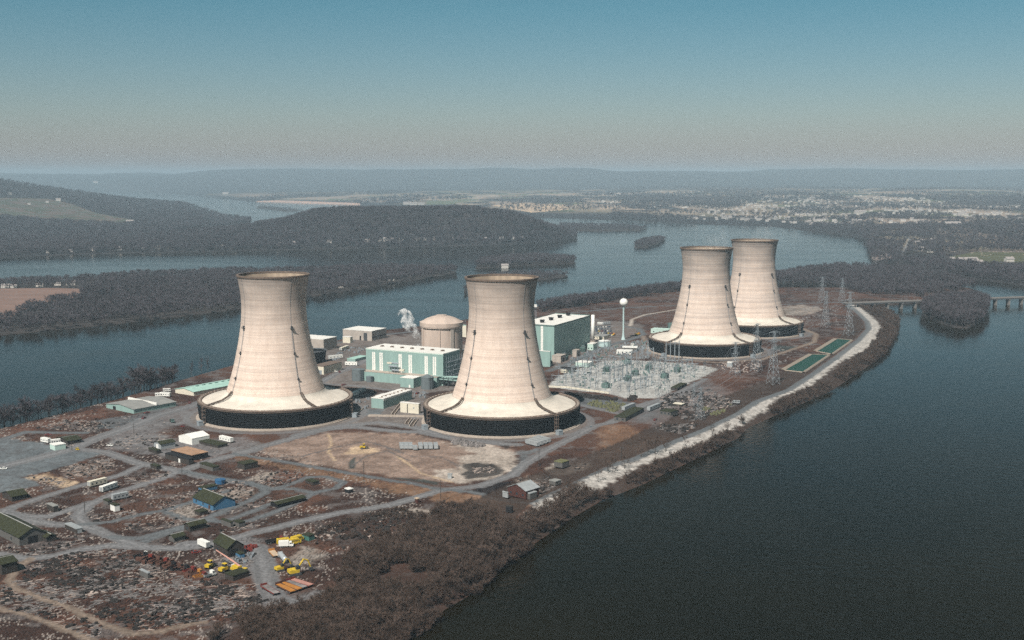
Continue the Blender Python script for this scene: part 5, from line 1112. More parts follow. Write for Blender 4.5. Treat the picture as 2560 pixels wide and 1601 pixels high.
p, rz, L = along('R5', 1975, 655, 1870, 610); box_trailer(8.5, 3.4, 2.6, 'white', 'white camper trailer with dark window beside the boarded workshop', p, rz, None, 2, 'camper_trailer')
p, rz, L = along('R5', 1800, 700, 1900, 685); car('red', 'red car parked below the white camper trailer', p, rz)
# crane
p, rz, L = along('R5', 2180, 850, 2310, 890); t = thing('mobile_crane', 'yellow mobile crane with long faded red boom lowered to the left', 'crane', p, rz)
MB().box(-6, 5, -1.4, 1.4, .9, 1.7).build('carrier', M['yellow'], t); MB().box(3.4, 5.6, -1.3, 1.3, 1.7, 2.9).build('cab', M['yellow'], t); MB().box(4.2, 5.66, -1.1, 1.1, 2.0, 2.7).build('windscreen', M['glass'], t)
MB().box(-3.2, 1.4, -1.3, 1.3, 1.75, 3.2).build('superstructure', M['yellow'], t); MB().box(-3.6, -2.9, -1.1, 1.1, 2.0, 3.4).build('counterweight', M['white'], t); MB().tube([(1.0, .5, 3.0), (-7, .5, 5.2), (-17, .5, 7.6)], [.55, .5, .3], 4).build('boom', M['pink'], t); MB().cbox(-17.2, .5, 7.0, .9, .7, .9).build('boom_head', M['steel_dark'], t); wheels(t, (-4.8, -3.4, 2.2, 3.6), 2.7, .6)
p, rz, L = along('R5', 1955, 845, 2010, 815); loader('yellow', 'yellow wheel loader left of the crane boom', p, rz, 1.1)
p, rz, L = along('R5', 2085, 880, 2160, 850); loader('yellow', 'yellow wheel loader under the crane boom', p, rz, 1.2)
p, rz, L = along('R5', 1940, 925, 2005, 905); truck(6.5, 'white', 'cargrey', 'white truck at the lower end of the scrap vehicle row', p, rz)
p, rz, L = along('R6', 185, 870, 265, 850); excavator('yellow', 'yellow excavator behind the silver tanker', p, rz, 1.15); p, rz, L = along('R6', 300, 910, 430, 885); excavator('yellow', 'yellow excavator above the orange flatbed trailers', p, rz, 1.5)
p, rz, L = along('R6', 225, 610, 305, 600); bus(7.5, 'yellow', 'yellow bus, left of the three yellow vehicles', p, rz); p, rz, L = along('R6', 320, 615, 400, 600); bus(7.0, 'yellow', 'yellow bus, in front of the rearmost yellow one', p, rz); p, rz, L = along('R6', 355, 590, 425, 570); bus(7.0, 'yellow', 'yellow bus, rearmost of the three yellow vehicles', p, rz)
p, rz, L = along('R6', 238, 635, 332, 632); truck(7.5, 'white', 'white', 'white van parked in front of the yellow buses', p, rz, 'van')
p, rz, L = along('R6', 110, 605, 250, 580); truck(10, 'red', 'black', 'dark red truck with black bed left of the yellow buses', p, rz)
p, rz, L = along('R6', 215, 715, 285, 800); t = truck(12, 'silver', 'silver', 'silver tanker truck beside the tan flatbed', p, rz+math.pi, 'tank')
p, rz, L = along('R6', 138, 680, 200, 745); flatbed(9, 'timber', 'orange', 'tan decked flatbed behind the silver tanker', p, rz)
for (x0, y0, x1, y1, dk, fr, lb) in ((200,1000,360,1078,'orange','rust','bright orange decked flatbed trailer, left of the row of four'),(235,985,425,1058,'orange','rust','orange decked flatbed trailer, second in the row of four'),(290,975,465,1035,'debrisgrey','red','grey decked flatbed with red frame, third in the row of four'),(340,960,520,1015,'pink','red','pinkish decked flatbed with red frame, right of the row of four'),(60,1010,210,1100,'debrisgrey','red','grey decked flatbed with red frame standing apart on the left')):
    p, rz, L = along('R6', x0, y0, x1, y1); flatbed(13, dk, fr, lb, p, rz)
MB_ = None
SC = [(1330,740,'black','black'),(1400,765,'red','black'),(1470,790,'rust','rust'),(1540,800,'red','rust'),(1610,835,'black','rust'),(1670,850,'rust','black'),(1730,865,'black','black'),(1790,880,'red','red'),(1850,905,'orange','rust'),(1890,930,'red','orange')]
LB = ['black truck hulk at the upper end of the scrap row','red fronted hulk, second in the scrap row','rusty hulk, third in the scrap row','red and rusty hulk, fourth in the scrap row','black fronted rusty hulk midway down the scrap row','rusty fronted black hulk below the middle of the scrap row','plain black hulk, fourth from the lower end of the scrap row','all red hulk, third from the lower end of the scrap row','orange cab hulk next to last in the scrap row','red cab hulk with orange bed at the lower end of the scrap row']
for k, (x, y, c1, c2) in enumerate(SC):
    x0, y0 = g('R5', x, y); truck(7, c1, c2, LB[k], (x0, y0), R(30 + (k*37 % 40)), 'bed', 'scrapped trucks in a row')
for k, (r, x, y, m, lb) in enumerate((('R4',455,715,'red','red car parked behind the olive shed near the left lot'),('R4',1390,505,'red','red car, upper of two on the open gravel'),('R4',1360,555,'red','red car, lower of two on the open gravel'),('R4',1790,410,'red','red car at the edge of the left tower ring'),('R4',1725,635,'red','red car beside the green truck near the ring'),
        ('R4',1040,815,'white','white pickup like car on the road curve'),('R4',30,1035,'white','white car on the grey lot at the left edge'),('Q2',515,880,'red','red car in the shade behind the left tower'),('Q2',1310,970,'red','red car right of the pump house'),('Q2',470,740,'red','red car by the cream service building'),('Q2',430,735,'white','white car by the cream service building'),
        ('Q4',1115,715,'red','dark red car in front of the white flat house'),('Q4',1370,610,'red','red car by the banded tower ring'),('Q4',800,765,'red','red car on the road behind the switchyard'),('Q4',1460,1430,'red','red truck like car right of the olive roofed office'),('Q6',2070,125,'cargrey','grey car on the road right of the second tower'),('R4',730,850,'yellow','yellow car at the junction by the left lot'))):
    car(m, lb, g(r, x, y), R(20 + k*29))
pr_ = [('cargrey',), ('white',), ('carblue',), ('red',), ('yellow',), ('mintpale',)]
cc = [car(m, '', (0, 0), 0, 'cars in the parking lot by the tall hall') for m in ('cargrey', 'white', 'carblue', 'yellow', 'red')]; n = 0; nm = {0: 'grey', 1: 'white', 2: 'dark blue', 3: 'yellow', 4: 'red'}; used = set()
for row in range(5):
    for i in range(6):
        x, y = 815 + i*30 + row*8, 425 + row*23; k = (i*3 + row*2) % 11; k = {0:0,1:1,2:2,3:0,4:2,5:1,6:0,7:3,8:2,9:1,10:4}[k]
        lb = f'{nm[k]} car in the parking lot between the tall mint hall and the water tower'
        if k in used: copy_thing(cc[k], g('Q4', x, y), R(64), lb)
        else: used.add(k); cc[k].location = (*g('Q4', x, y), 0); cc[k].rotation_euler = (0, 0, R(64)); cc[k]['label'] = lb
for k, (x, y, lb) in enumerate(((1270,510,'orange truck right of the water tower'),(1010,515,'orange truck beside the cream office'))): truck(8, 'orange', 'yellow', lb, g('Q4', x, y), R(40+k*30))
truck(7, 'greenpaint', 'olive', 'dark green truck parked left of the left tower ring', g('R4', 1625, 590), R(-60))
tank('R5', 1373, 715, 680, 1358, 1390, 'white', 'small white upright tank at the upper end of the scrap row', .5)
x, y = g('Q8', 2078, 312); loader('yellow', 'tiny yellow loader working on the pale sand hollow before the towers', (x, y), .4)
t = thing('block_heap', 'heap of white concrete blocks in the middle of the near debris field', 'blocks', g('R5', 855, 1090), .6); t.scale = (.62, .62, .62)
for i, (x, y, l, w_, h_) in enumerate(((0,0,4,2.2,1.6),(4.2,1,3,2,1.3),(-3.6,.5,2.6,2,1.2),(1.5,2.6,3.4,1.8,2.0),(-1.5,-2.3,2.4,1.6,.9))): MB().cbox(x, y, -.2, l, w_, h_, .3*i).build('block', M['debrispale'], t)
# poles
def pole(h, label, pos):
    t = thing('utility_pole', label, 'pole', pos); MB().cyl(0, 0, -.5, h, .22, .14, 7).build('post', M['pole'], t); MB().cbox(0, 0, h-1.2, 2.4, .16, .18, .4).cbox(0, 0, h-2.4, 1.8, .14, .16, .4).build('crossarm', M['pole'], t)
    MB().cyl(-1, -.4, h-1.05, h-.6, .1, n=6).cyl(1, .4, h-1.05, h-.6, .1, n=6).build('insulator', M['steel'], t)
for r, x, y, yt, lb in (('Q8',2078,650,422,'tall dark pole beside the asphalt road with a leaning stay'),('Q6',508,900,672,'tall dark pole at the meeting of dirt road and asphalt'),('Q6',1532,512,350,'dark pole below the four grey trailers'),('R4',1720,1085,985,'pole at the road junction under the black roofed store'),('R5',800,310,200,'pole at the inner bend of the left track'),
       ('Q6',1335,760,650,'pole in front of the barn roof'),('Q7',205,930,815,'thin pole on the straw slope near the embankment'),('Q6',2390,450,320,'thin pole right of the khaki box hut'),('R5',1555,990,850,'pole in the middle of the debris field'),('R6',580,600,440,'pole by the teal hut and yellow buses'),('R4',1265,700,600,'thin pole beside the main gravel road'),('R4',680,860,790,'pole by the left lot kiosk')):
    X, Y = g(r, x, y); pole(min(max(zat(Y, pxy(r, x, yt)[1]), 7), 26), lb, (X, Y))

# ------------------------------------------------------------------ clutter: boards, scrap, stacked pipes and drums (uncountable)
def clutter(name, regs, n, m, label, ln=(.8, 5), wd=(.3, 1.4), ht=(.1, .8), ang=None, gap=.42, tilt=.25, k=0):
    mb = MB(); w = np.array([abs(sum(p[i][0]*p[(i+1) % len(p)][1]-p[(i+1) % len(p)][0]*p[i][1] for i in range(len(p)))) for p in regs]); w = w/w.sum()
    for poly, f in zip(regs, w):
        q = rand_in(poly, max(3, int(n*f))); nn = fbm(q[:, 0], q[:, 1], 14, 80+k, 3); q = q[nn > gap]; gg = ground_z(q[:, 0], q[:, 1])[0]
        for (x, y), zz in zip(q, gg):
            a = (ang + rng.normal(0, .35) if ang is not None else rng.uniform(0, 3.14)); mb.cbox(x, y, zz-.1, rng.uniform(*ln), rng.uniform(*wd), rng.uniform(*ht), a, rng.normal(0, tilt)*.4)
    return tag(mb.build(name, m), label, 'debris', None, 'stuff')
DF = gl('R5', [(120,960),(300,800),(560,720),(900,660),(1250,660),(1400,760),(1750,900),(2000,960),(2400,1010),(2413,1200),(2300,1330),(1900,1330),(1650,1370),(1500,1410),(1250,1430),(1000,1340),(700,1200),(350,1080)])
DF2 = gl('R5', [(0,960),(120,1050),(350,1130),(700,1260),(1000,1400),(900,1500),(700,1420),(300,1270),(0,1190)]); DF3 = gl('R6', [(-400,1000),(0,980),(60,1120),(200,1180),(100,1260),(-300,1300)])
for nm, n, m, lb, kw in (('debris', 3200, 'debrisgrey', 'grey boards and scrap strewn over the near debris field', dict(ang=.55, ln=(.8, 5), wd=(.12, .4), ht=(.15, .5), gap=.45)), ('debris', 1000, 'debrispale', 'pale boards scattered over the near debris field', dict(ang=.55, ln=(.8, 4.5), wd=(.1, .35), ht=(.1, .4), gap=.40)), ('debris', 2000, 'debrisdark', 'dark heaps and charred scrap in the near debris field', dict(ang=.55, ln=(.6, 3), wd=(.3, .9), ht=(.3, 1.2), gap=.50)), ('debris', 800, 'rust', 'rusty brown scrap in the near debris field', dict(ang=.55, ln=(.5, 2.4), wd=(.2, .8), ht=(.2, .9), gap=.40))):
    clutter(nm, [DF, DF2, DF3], n, M[m], lb, k=len(nm)+n, **kw)
YD = [gl('R4', [(300,1080),(720,1170),(640,1210),(250,1110)]), gl('R4', [(560,1050),(900,930),(1080,940),(1050,1080),(700,1130)]), gl('R4', [(1180,1100),(1640,1050),(1600,1100),(1250,1190),(1080,1200)]), gl('R4', [(1080,790),(1280,690),(1420,740),(1680,740),(1500,830),(1420,850),(1200,850)]),
      gl('R4', [(1850,1160),(2300,1150),(2418,1250),(2300,1350),(1850,1260)]), gl('R4', [(1400,1380),(1700,1300),(1850,1370),(1600,1440)]), gl('R5', [(1150,420),(1700,340),(1780,390),(1450,470),(1200,480)]), gl('R5', [(30,650),(330,640),(640,570),(860,560),(640,650),(300,720),(60,690)]), gl('R5', [(380,600),(640,520),(800,530),(640,640),(430,650)]),
      gl('R5', [(820,340),(1100,330),(1300,260),(1280,330),(1000,390),(900,400)]), gl('Q8', [(900,860),(1180,770),(1240,800),(900,920),(680,960)]), gl('Q8', [(1060,560),(1300,520),(1540,540),(1400,650),(1100,640)]), gl('Q8', [(880,1010),(1200,1000),(1100,1040),(900,1100),(640,1130)]), gl('Q8', [(850,1330),(950,1280),(1080,1290),(1030,1400),(900,1410)]),
      gl('Q6', [(1300,660),(1660,610),(1780,660),(1650,780),(1450,860),(1420,780)]), gl('Q6', [(1850,500),(2080,490),(1900,570)]), gl('R4', [(540,750),(780,750),(640,840)]), gl('R4', [(650,560),(1150,600),(900,680),(300,650)])]
clutter('yard_clutter', YD, 800, M['debrispale'], 'pale boards and rubble lying about the construction yard', (.8, 4), (.12, .5), (.1, .5), .6, .42, k=3); clutter('yard_clutter', YD, 900, M['debrisgrey'], 'grey scrap lying about the construction yard', (.6, 3.4), (.15, .6), (.2, .8), .6, .42, k=4); clutter('yard_clutter', YD, 600, M['debrisdark'], 'dark junk lying about the construction yard', (.5, 2.2), (.3, 1.1), (.3, 1.2), .6, .46, k=5)
clutter('scrap_bits', [gl('R5', [(1300,720),(1500,740),(1850,870),(1990,950),(1850,960),(1500,820),(1320,790)])], 130, M['rust'], 'rusty scrap heaped along the row of hulks', (1, 4), (.6, 2), (.4, 2), None, .2); clutter('scrap_bits', [gl('Q8', [(860,1340),(950,1290),(1080,1300),(1020,1390),(900,1410)])], 36, M['steel'], 'grey and coloured bits behind the boarded workshop', (.6, 1.6), (.4, 1), (.4, 1.2), None, .1); clutter('scrap_bits', [gl('Q8', [(940,1240),(1080,1220),(1080,1270),(960,1290)])], 22, M['red'], 'red scrap behind the boarded workshop', (1, 3.4), (.6, 1.4), (.5, 1.6), None, .1)
clutter('brush_scraps', [gl('R6', [(620,430),(1000,340),(1300,260),(1480,420),(1200,590),(800,650),(560,560)])], 260, M['debrisdark'], 'dark mounds and dead brush between the dirt road and the thicket', (.8, 2.6), (.5, 1.6), (.4, 1.4), None, .46); clutter('brush_scraps', [gl('R6', [(400,480),(1000,340),(1350,290),(1800,300),(1300,600),(560,700)])], 90, M['debrispale'], 'pale flecks of rubbish between the dirt road and the thicket', (.5, 2), (.3, 1), (.2, .6), None, .4)
clutter('coal_boards', [gl('Q6', [(850,540),(1060,540),(1080,590),(860,600)])], 26, M['debrispale'], 'pale boards lying on the black coal patch', (2, 7), (.2, .6), (.1, .4), .9, .1); DR = gl('Q4', [(700,1250),(860,1210),(1130,1250),(1130,1300),(1000,1350),(880,1320),(720,1260)]); clutter('drum_stacks', [DR, gl('Q7', [(1030,510),(1240,410),(1260,440),(1080,540)]), gl('Q7', [(960,440),(1030,430),(1040,460),(990,480)])], 300, M['drumyel'], 'stacks of drab yellow drums and reels below the switchyard', (.8, 1.8), (.8, 1.4), (.6, 1.6), -.45, .42, 0)
clutter('pipe_stacks', [gl('Q4', [(490,1140),(640,1150),(1060,1200),(1040,1225),(800,1205),(560,1165)]), gl('Q4', [(1170,1190),(1250,1170),(1250,1210),(1160,1230)])], 260, M['debrisdark'], 'dark rows of pipe and timber below the switchyard fence', (1, 3.5), (.8, 1.6), (.6, 2.2), -.45, .2, 0); clutter('pipe_stacks', [gl('Q6', [(610,250),(720,260),(900,290),(980,310),(900,340),(640,300)])], 150, M['debrisgrey'], 'grey heap of steel behind the row of containers', (1, 3), (.5, 1.4), (.5, 2), None, .2)
YR = [gl('Q7', [(560,350),(1000,280),(1160,330),(1300,420),(1000,520),(880,580),(560,470)]), gl('Q7', [(480,600),(760,600),(920,580),(900,640),(760,690),(560,660)])]
clutter('yard_clutter', YR, 700, M['debrisgrey'], 'grey steel and pipe strewn in the yard by the levee road', (.8, 5), (.2, .8), (.3, 1.1), .6, .42, k=6); clutter('yard_clutter', YR, 420, M['debrisdark'], 'dark equipment strewn in the yard by the levee road', (1, 4), (.4, 1.3), (.5, 1.6), .6, .44, k=7); clutter('yard_clutter', YR, 160, M['debrispale'], 'pale stone and boards in the yard by the levee road', (.6, 4), (.4, 1), (.2, .8), .6, .36, k=8)
PB = gl('Q4', [(300,840),(700,680),(1100,610),(1400,560),(1420,760),(800,800),(500,900)]); clutter('plant_clutter', [PB, gl('Q2', [(600,1000),(800,960),(820,1100),(640,1180)]), gl('Q2', [(1250,980),(1400,960),(1450,1050),(1350,1080)]), gl('Q2', [(300,640),(700,560),(760,480),(560,470)])], 330, M['steel'], 'small grey plant equipment between the halls', (.8, 3), (.6, 1.6), (.6, 2.4), -.45, .3, 0); clutter('plant_clutter', [PB, YARD], 150, M['greenpaint'], 'small dark equipment boxes in and behind the switchyard', (.7, 2), (.6, 1.4), (.8, 2.6), -.45, .3, 0, k=3)
clutter('field_clutter', [gl('Q5', [(1150,1010),(1500,990),(1620,920),(1640,1000),(1300,1180),(1140,1150)]), gl('Q5', [(1330,680),(1900,640),(1960,720),(1850,830),(1500,830),(1400,760)])], 260, M['debrisgrey'], 'grey bits scattered on the red field round the rear towers', (.8, 4), (.5, 1.2), (.3, 1.2), None, .36); clutter('field_clutter', [gl('Q5', [(700,1150),(1150,1130),(1100,1250),(780,1220)])], 90, M['debrispale'], 'pale bits scattered by the banded front tower ring', (.8, 3), (.5, 1.2), (.3, 1.4), None, .3)
# lattice sheds of fallen steel near the yard pylons
# ------------------------------------------------------------------ bare trees one can tell apart
def tree_thing(seed, h, label, group, loc, rz=0, mats=('bark', 'twig'), **kw):
    t = thing('bare_tree', label, 'tree', loc, rz, group); T, W = bare_tree(seed, h, kw.get('limbs', 12), 5, 7, kw.get('tw', .22), h*.12, .36); T.build('trunk', M[mats[0]], t); W.build('crown', M[mats[1]], t); return t
base_trees = [tree_thing(i*11+5, 14, '', 'bare trees lining the left river bank', (0, 0)) for i in range(5)]
BL = gl('P', [(-30,1078),(0,1068),(100,1045),(190,1020),(265,1002),(330,985),(400,962),(440,946)]); tot = [0]
for a, b in zip(BL, BL[1:]): tot.append(tot[-1] + math.hypot(b[0]-a[0], b[1]-a[1]))
NT = 84
for i in range(NT):
    s = (i+.5+rng.uniform(-.35, .35))/NT*tot[-1]; k = max(j for j in range(len(tot)) if tot[j] <= s); k = min(k, len(BL)-2); f = (s-tot[k])/(tot[k+1]-tot[k]); x = BL[k][0]*(1-f)+BL[k+1][0]*f + rng.uniform(-3, 3); y = BL[k][1]*(1-f)+BL[k+1][1]*f + rng.uniform(-2, 8); z = gz(x, y)
    big = 1.25 if 57 <= i <= 67 else 1.0; sc = float(rng.uniform(.85, 1.45))*big; lb = 'bare grey tree in the row along the left river bank' if big == 1 else 'taller bare tree in the row just behind the grey roof warehouse'
    if i < 5: o = base_trees[i]; o.location = (x, y, z-.2); o.scale = (sc,)*3; o['label'] = lb
    else: copy_thing(base_trees[i % 5], (x, y, z-.2), float(rng.uniform(0, 6.28)), lb, scale=(sc*1.05, sc*1.05, sc))
for k, (x, y, s, lb) in enumerate(((480,952,1.0,'thin bare tree alone left of the left tower, first of three'),(505,945,1.15,'tall thin bare tree between two others left of the left tower'),(520,940,1.0,'thin bare tree closest to the left tower'))):
    X, Y = g('P', x, y, -2); copy_thing(base_trees[k], (X, Y, gz(X, Y)-.2), k*2.0, lb, 'thin trees by the left tower', scale=(.45*s, .45*s, 1.15*s))
copy_thing(base_trees[3], (*g('Q6', 1540, 560), 0), 1., 'low bare bush at the foot of the pole below the four trailers', 'lone bushes', scale=.35); copy_thing(base_trees[2], (*g('Q5', 1262, 1330), 0), 2., 'dark round bush under the pylon by the near pond', 'lone bushes', scale=(.6, .6, .45)); copy_thing(base_trees[1], (*g('Q5', 1112, 1240), 0), 2., 'dark bush under the pylon at the ring edge', 'lone bushes', scale=(.5, .5, .38))
bank = [tree_thing(i*13+90, 11, '', 'bare trees on the stone embankment', (0, 0), 0, ('bark', 'twigbrown'), tw=.10) for i in range(3)]
for k, (r, x, y, s, lb) in enumerate((('Q7',390,960,1.0,'bare tree against the pale embankment, left of the tallest pair'),('Q7',450,940,1.15,'tall bare tree against the pale embankment, left one of the tallest pair'),('Q7',520,930,1.2,'tall bare tree against the pale embankment, right one of the tallest pair'),('Q7',620,900,.95,'open branched bare tree leaning on the pale embankment'),('Q7',800,850,.9,'bare tree above the dark scrub on the embankment'),('Q7',1060,740,.8,'bare tree where the embankment narrows'),('Q7',1200,690,.85,'bare tree at the scrubby notch in the embankment'),('Q7',120,1100,.9,'bare tree low on the embankment near its left end'),('Q7',230,1060,.95,'bare tree on the embankment between left end and tallest pair'),('Q6',2250,640,1.0,'bare tree at the embankment near the khaki hut'),('Q6',2150,720,.9,'bare tree low on the embankment below the khaki hut'),('Q6',1830,850,1.0,'bare tree at the embankment right of the barn'),('Q6',1930,900,1.1,'thick bare tree low on the embankment right of the barn'),('R6',1040,960,1.2,'dark bare tree standing up from the foreground thicket'),('R6',1120,900,1.0,'dark bare tree beside another in the foreground thicket'))):
    X, Y = g(r, x, y, -3); z = gz(X, Y)
    if k < 3: bank[k].location = (X, Y, z-.3); bank[k]['label'] = lb; bank[k].scale = (s,)*3
    else: copy_thing(bank[k % 3], (X, Y, z-.3), k*1.7, lb, scale=s)

# ------------------------------------------------------------------ houses across the river and the far town
def house(w=11, d=8, h=5):
    t = thing('house', '', 'house', (0, 0, 0)); MB().prism([(-d/2,-2),(d/2,-2),(d/2,h),(0,h+2.8),(-d/2,h)], -w/2, w/2, 'x').build('wall', M['house'], t); MB().prism([(-d/2-.5,h-.25),(0,h+2.9),(d/2+.5,h-.25),(d/2+.5,h+.05),(0,h+3.2),(-d/2-.5,h+.05)], -w/2-.4, w/2+.4, 'x').build('roof', M['houseroof'], t); return t
HO = house(); hfirst = [True]
def put_house(x, y, z, rz, label, group, s=1.0, sx=1.0):
    if hfirst[0]: o = HO; hfirst[0] = False; o.location = (x, y, z); o.rotation_euler = (0, 0, rz); o.scale = (s*sx, s, s); o['label'] = label; o['group'] = group
    else: o = copy_thing(HO, (x, y, z), rz, label, group, (s*sx, s, s))
    return o
def fz(x, y): return float(far_z(np.array([float(x)]), np.array([float(y)]))[0][0])
def at_far(X, Y):      # walk down the ray of a photograph pixel until it meets the far land
    lo = yrow(Y); ys = np.linspace(max(1900, lo*.55), lo*1.02, 500); x = (X-CX)/F*(ys*cP+HC*sP); z = far_z(x, ys)[0]; zr = np.array([zat(yy, Y) for yy in ys]); k = np.argmax(z >= zr); k = k if (z >= zr).any() else len(ys)-1
    return float(x[k]), float(ys[k]), float(z[k])
for k, (X, Y, s) in enumerate(((120,639,1.0),(178,636,1.2),(238,634,2.2),(298,632,1.7),(360,629,1),(396,628,1.6),(420,629,.9),(536,624,1.2),(556,626,1.),(587,623,1.4),(698,618,1.4),(733,619,1.6),(824,619,1.4),(880,617,1.),(918,616,1.4),(950,612,1.),(967,615,2.),(980,617,1.4),(1004,615,1.4),(1045,615,1.3),(1063,615,1.2),(1090,616,1.6),(1135,613,1.),(1160,612,.9),(1254,609,1.2),(1280,611,1.2),(1215,612,.8),(1305,607,.9))):
    yy = float(ip(HF, np.array([X]))[0]) + 55; x = (X-CX)/F*(yy*cP+HC*sP); put_house(x, yy, max(fz(x, yy), -3)+1, rng.uniform(-.5, .5), 'white cottage on the shore below the broad wooded hill', 'white shore cottages', s*.6, 1.4)
for X, Y, s, lb in ((148,503,2.0,'white farm house, largest of the cluster on the far left ridge'),(28,497,1.5,'white farm building at the left edge of the ridge fields'),(165,504,1.4,'small pale farm building right of the largest farm house'),(120,507,1.2,'small farm building left of the largest farm house'),(75,512,1.2,'pale shed in the middle of the ridge fields'),(325,560,2.4,'lone white barn at the lower end of the ridge fields'),(312,562,1.4,'pale shed beside the lone white barn')):
    x, y, z = at_far(X, Y); put_house(x, y, z, .2, lb, 'ridge farm buildings', s*.75, 1.3)
for X, Y, s, lb in ((14,720,1.1,'long white cottage at the left end of the field row'),(35,720,.9,'white cottage second along the edge of the fallow field'),(100,717,1.0,'white cottage in the middle of the fallow field edge'),(145,714,.9,'white cottage right of the middle of the fallow field edge'),(178,713,1.3,'long white cottage at the right part of the fallow field edge'),(238,711,1.2,'white cottage at the wood end of the fallow field row'),(1262,669,1.2,'white cabin in the woods above the rim of the second tower'),(978,702,.9,'small white cabin at the water edge of the long wooded island'),(852,720,.8,'small white cabin half hidden behind the left tower')):
    x, y = g('P', X, Y, -3); put_house(x, y, -2.9, .1, lb, 'river cottages', s*.8, 1.4)
n = 0; tries = 0; XS = rng.uniform(1700, 2560, 4000)
for X in XS:
    if n >= 285: break
    Y = rng.triangular(508, 540, 590) if X < 2300 else rng.triangular(508, 540, 572)
    if Y > float(np.interp(X, [1700,1936,2020,2130,2400,2560],[548,556,562,570,572,566])): continue
    if fbm(np.array([X]), np.array([Y*3]), 60, 90, 2)[0] < .45: continue
    y = yrow(Y); x = (X-CX)/F*(y*cP+HC*sP); x, y, z = at_far(X, Y)
    put_house(x, y, z+.5, rng.uniform(-.6, .6), 'small pale house of the hazy town beyond the river', 'houses of the far town', rng.uniform(.6, 1.25), rng.uniform(1, 1.7)); n += 1
tm = MB()
for k in range(1100):
    X, Y = rng.uniform(1500, 2620), rng.triangular(478, 505, 545)
    if fbm(np.array([X]), np.array([Y*3]), 70, 91, 2)[0] < .47: continue
    x, y, z = at_far(X, Y); tm.cbox(x, y, z-1, rng.uniform(8, 20), rng.uniform(7, 10), rng.uniform(5, 9), rng.uniform(-.6, .6))
tag(tm.build('distant_houses', M['house']), 'mass of tiny pale houses fading into haze at the back of the far town', 'houses', None, 'stuff')
for X, Y, s, lb in ((2380,569,5,'long white factory hall, biggest building of the far town'),(2148,536,4,'long pale hall in the middle of the far town'),(2030,500,3,'pale block at the top of the far town'),(2300,628,1.6,'white barn near the green field on the right bank'),(2325,632,1.2,'white house left of the green field'),(2377,654,1.5,'white house at the left end of the farm row on the right bank'),(2418,661,3.0,'long pale poultry barn beside the green field'),(2445,664,1.8,'pale shed right of the long poultry barn'),(2522,656,1.8,'white gable house on the far side of the green field'),(2290,615,2,'white house, left of the cluster by the right bank road'),(2305,608,1.6,'white house, upper one of the cluster by the right bank road'),(2330,605,1.4,'small white house above the cluster by the right bank road'),(2340,598,1.2,'topmost small white house of the right bank cluster'),
                    (564,486,5,'tall pale block by the far water'),(240,461,6,'faint pale tower block at the far upper left'),(1018,512,4.5,'pale grain works on the plain behind the hill, left'),(1034,513,3.5,'low pale dome hall right of the grain works'),(1053,513,3,'small pale dome hall farther right of the grain works')):
    x, y, z = at_far(X, Y); put_house(x, y, z, .15, lb, 'buildings beyond the river', s*.8 if s < 2.5 else 1+s*.28, 2.0 if s > 2.5 else 1.1)

# ------------------------------------------------------------------ steam
def plume(name, label, pts, rad, dens, seed):
    m = bpy.data.materials.new(name); m.use_nodes = True; nt = m.node_tree; N, L = nt.nodes, nt.links; N.remove(N['Principled BSDF'])
    v = N.new('ShaderNodeVolumePrincipled'); v.inputs['Color'].default_value = (1, 1, 1, 1); tc = N.new('ShaderNodeTexCoord'); nz = N.new('ShaderNodeTexNoise'); nz.inputs['Scale'].default_value = .17; nz.inputs['Detail'].default_value = 4; nz.inputs['Roughness'].default_value = .6; nz.noise_dimensions = '4D'; nz.inputs['W'].default_value = seed
    mr = N.new('ShaderNodeMapRange'); mr.inputs[1].default_value = .48; mr.inputs[2].default_value = .74; mr.inputs[4].default_value = dens
    L.new(tc.outputs['Object'], nz.inputs['Vector']); L.new(nz.outputs[0], mr.inputs[0]); L.new(mr.outputs[0], v.inputs['Density']); L.new(v.outputs[0], N['Material Output'].inputs['Volume'])
    return tag(MB().tube(pts, rad, 14).build(name, m, None, True, fixn=True), label, 'steam', None, 'stuff')
x, y = g('Q2', 1325, 455); x, y = (pxy('Q2', 1325, 0)[0]-CX)/F*1125, 1110
plume('steam_plume', 'white steam curling up beside the dome', [(x, y, 26), (x-.5, y, 33), (x-3, y, 40), (x-9, y+2, 48), (x-14, y+3, 57), (x-16, y+3, 62)], [1.6, 2.8, 4.8, 7.0, 7.0, 4.0], .8, 1.0)
for (tx, ty), lb, sd in ((TOWERS[2], 'faint steam over the mouth of the banded front tower', 2.), (TOWERS[3], 'faint steam over the mouth of the rearmost tower', 5.)):
    plume('steam_wisp', lb, [(tx+6, ty, 96), (tx+8, ty, 106), (tx+11, ty, 116), (tx+15, ty, 124), (tx+19, ty, 131)], [9, 17, 15, 11, 5], .02, sd)

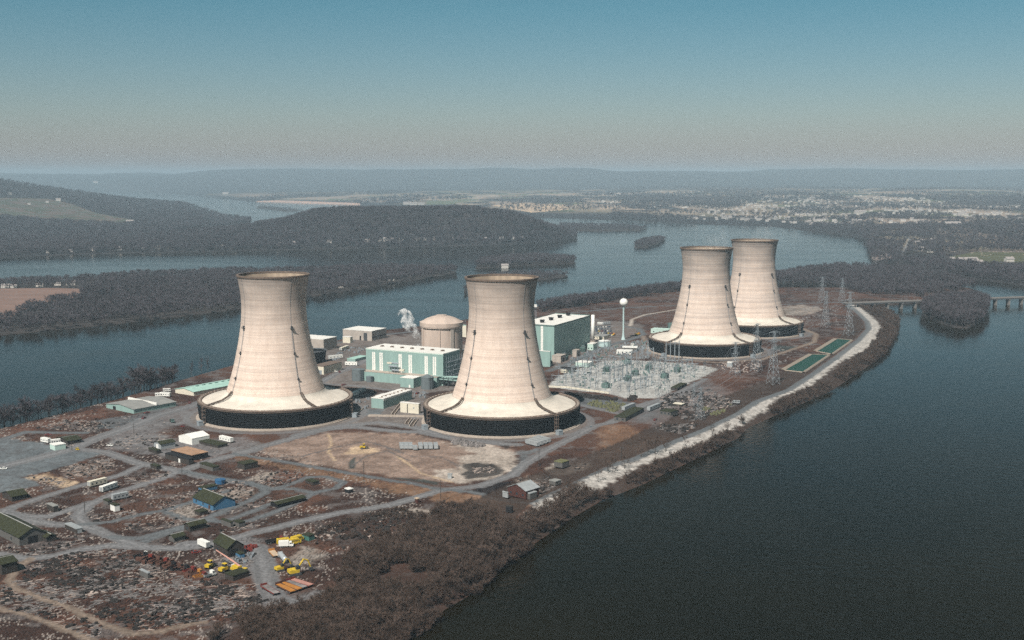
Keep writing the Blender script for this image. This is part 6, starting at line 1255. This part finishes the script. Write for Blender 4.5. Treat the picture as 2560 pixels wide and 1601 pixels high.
# ------------------------------------------------------------------ air, sky, sun, camera
hz = bpy.data.materials.new('haze'); hz.use_nodes = True; nt = hz.node_tree; nt.nodes.remove(nt.nodes['Principled BSDF']); v = nt.nodes.new('ShaderNodeVolumePrincipled')
v.inputs['Color'].default_value = HAZE_COL; v.inputs['Density'].default_value = HAZE_D; v.inputs['Anisotropy'].default_value = 0.0
nt.links.new(v.outputs[0], nt.nodes['Material Output'].inputs['Volume'])
tag(MB().box(-19000, 19000, -2500, 31000, -12, 330).build('haze', hz, fixn=True), 'pale blue haze filling the river valley', 'haze', None, 'stuff')
w = bpy.data.worlds.new('World'); bpy.context.scene.world = w; w.use_nodes = True; nt = w.node_tree; N, L = nt.nodes, nt.links
EL, AZ = R(49), R(205)      # sun stands south-south-west, behind the viewer's left shoulder
sky = N.new('ShaderNodeTexSky'); sky.sky_type = 'NISHITA'; sky.sun_disc = False; sky.sun_elevation = EL; sky.sun_rotation = AZ; sky.altitude = 190; sky.air_density = SKY_AIR; sky.dust_density = SKY_DUST; sky.ozone_density = SKY_OZ
# the sky of this slide film: teal, deepening quickly above the pale horizon
tc = N.new('ShaderNodeTexCoord'); sx = N.new('ShaderNodeSeparateXYZ'); rp = N.new('ShaderNodeValToRGB'); L.new(tc.outputs['Generated'], sx.inputs[0]); L.new(sx.outputs[2], rp.inputs[0])
for i, (p_, c_) in enumerate(SKY_RAMP):
    e = rp.color_ramp.elements[i] if i < 2 else rp.color_ramp.elements.new(p_)
    e.position = p_; e.color = (*c_, 1)
tint = N.new('ShaderNodeMix'); tint.data_type = 'RGBA'; tint.blend_type = 'MULTIPLY'; tint.inputs[0].default_value = 1
bg = N['Background']; L.new(sky.outputs[0], tint.inputs[6]); L.new(rp.outputs[0], tint.inputs[7]); L.new(tint.outputs[2], bg.inputs[0]); bg.inputs[1].default_value = SKY_S
sl = bpy.data.lights.new('sun', 'SUN'); sl.energy = SUN_S; sl.angle = R(.53); sl.color = (1, .94, .86); so = bpy.data.objects.new('sun', sl); C.objects.link(so)
sd = Vector((math.sin(AZ)*math.cos(EL), math.cos(AZ)*math.cos(EL), math.sin(EL))); so.rotation_euler = sd.to_track_quat('Z', 'Y').to_euler(); so.location = (-300, -600, 900)
cam = bpy.data.cameras.new('camera'); co = bpy.data.objects.new('camera', cam); C.objects.link(co); co.location = (0, 0, HC); co.rotation_euler = (math.pi/2 - PITCH, 0, 0)
cam.sensor_fit = 'HORIZONTAL'; cam.sensor_width = 36; cam.lens = F/2560*36; cam.clip_start = 1; cam.clip_end = 100000
S = bpy.context.scene; S.camera = co
S.view_settings.view_transform = 'Standard'; S.view_settings.look = 'None'; S.view_settings.exposure = EXPO; S.view_settings.gamma = 1
S.cycles.use_denoising = False; S.cycles.max_bounces = 7; S.cycles.diffuse_bounces = 2; S.cycles.glossy_bounces = 2; S.cycles.volume_bounces = 4; S.cycles.transparent_max_bounces = 8
S.cycles.volume_step_rate = .6; S.cycles.volume_max_steps = 128; S.cycles.sample_clamp_indirect = 4
try: S.cycles.use_light_tree = False
except Exception: pass
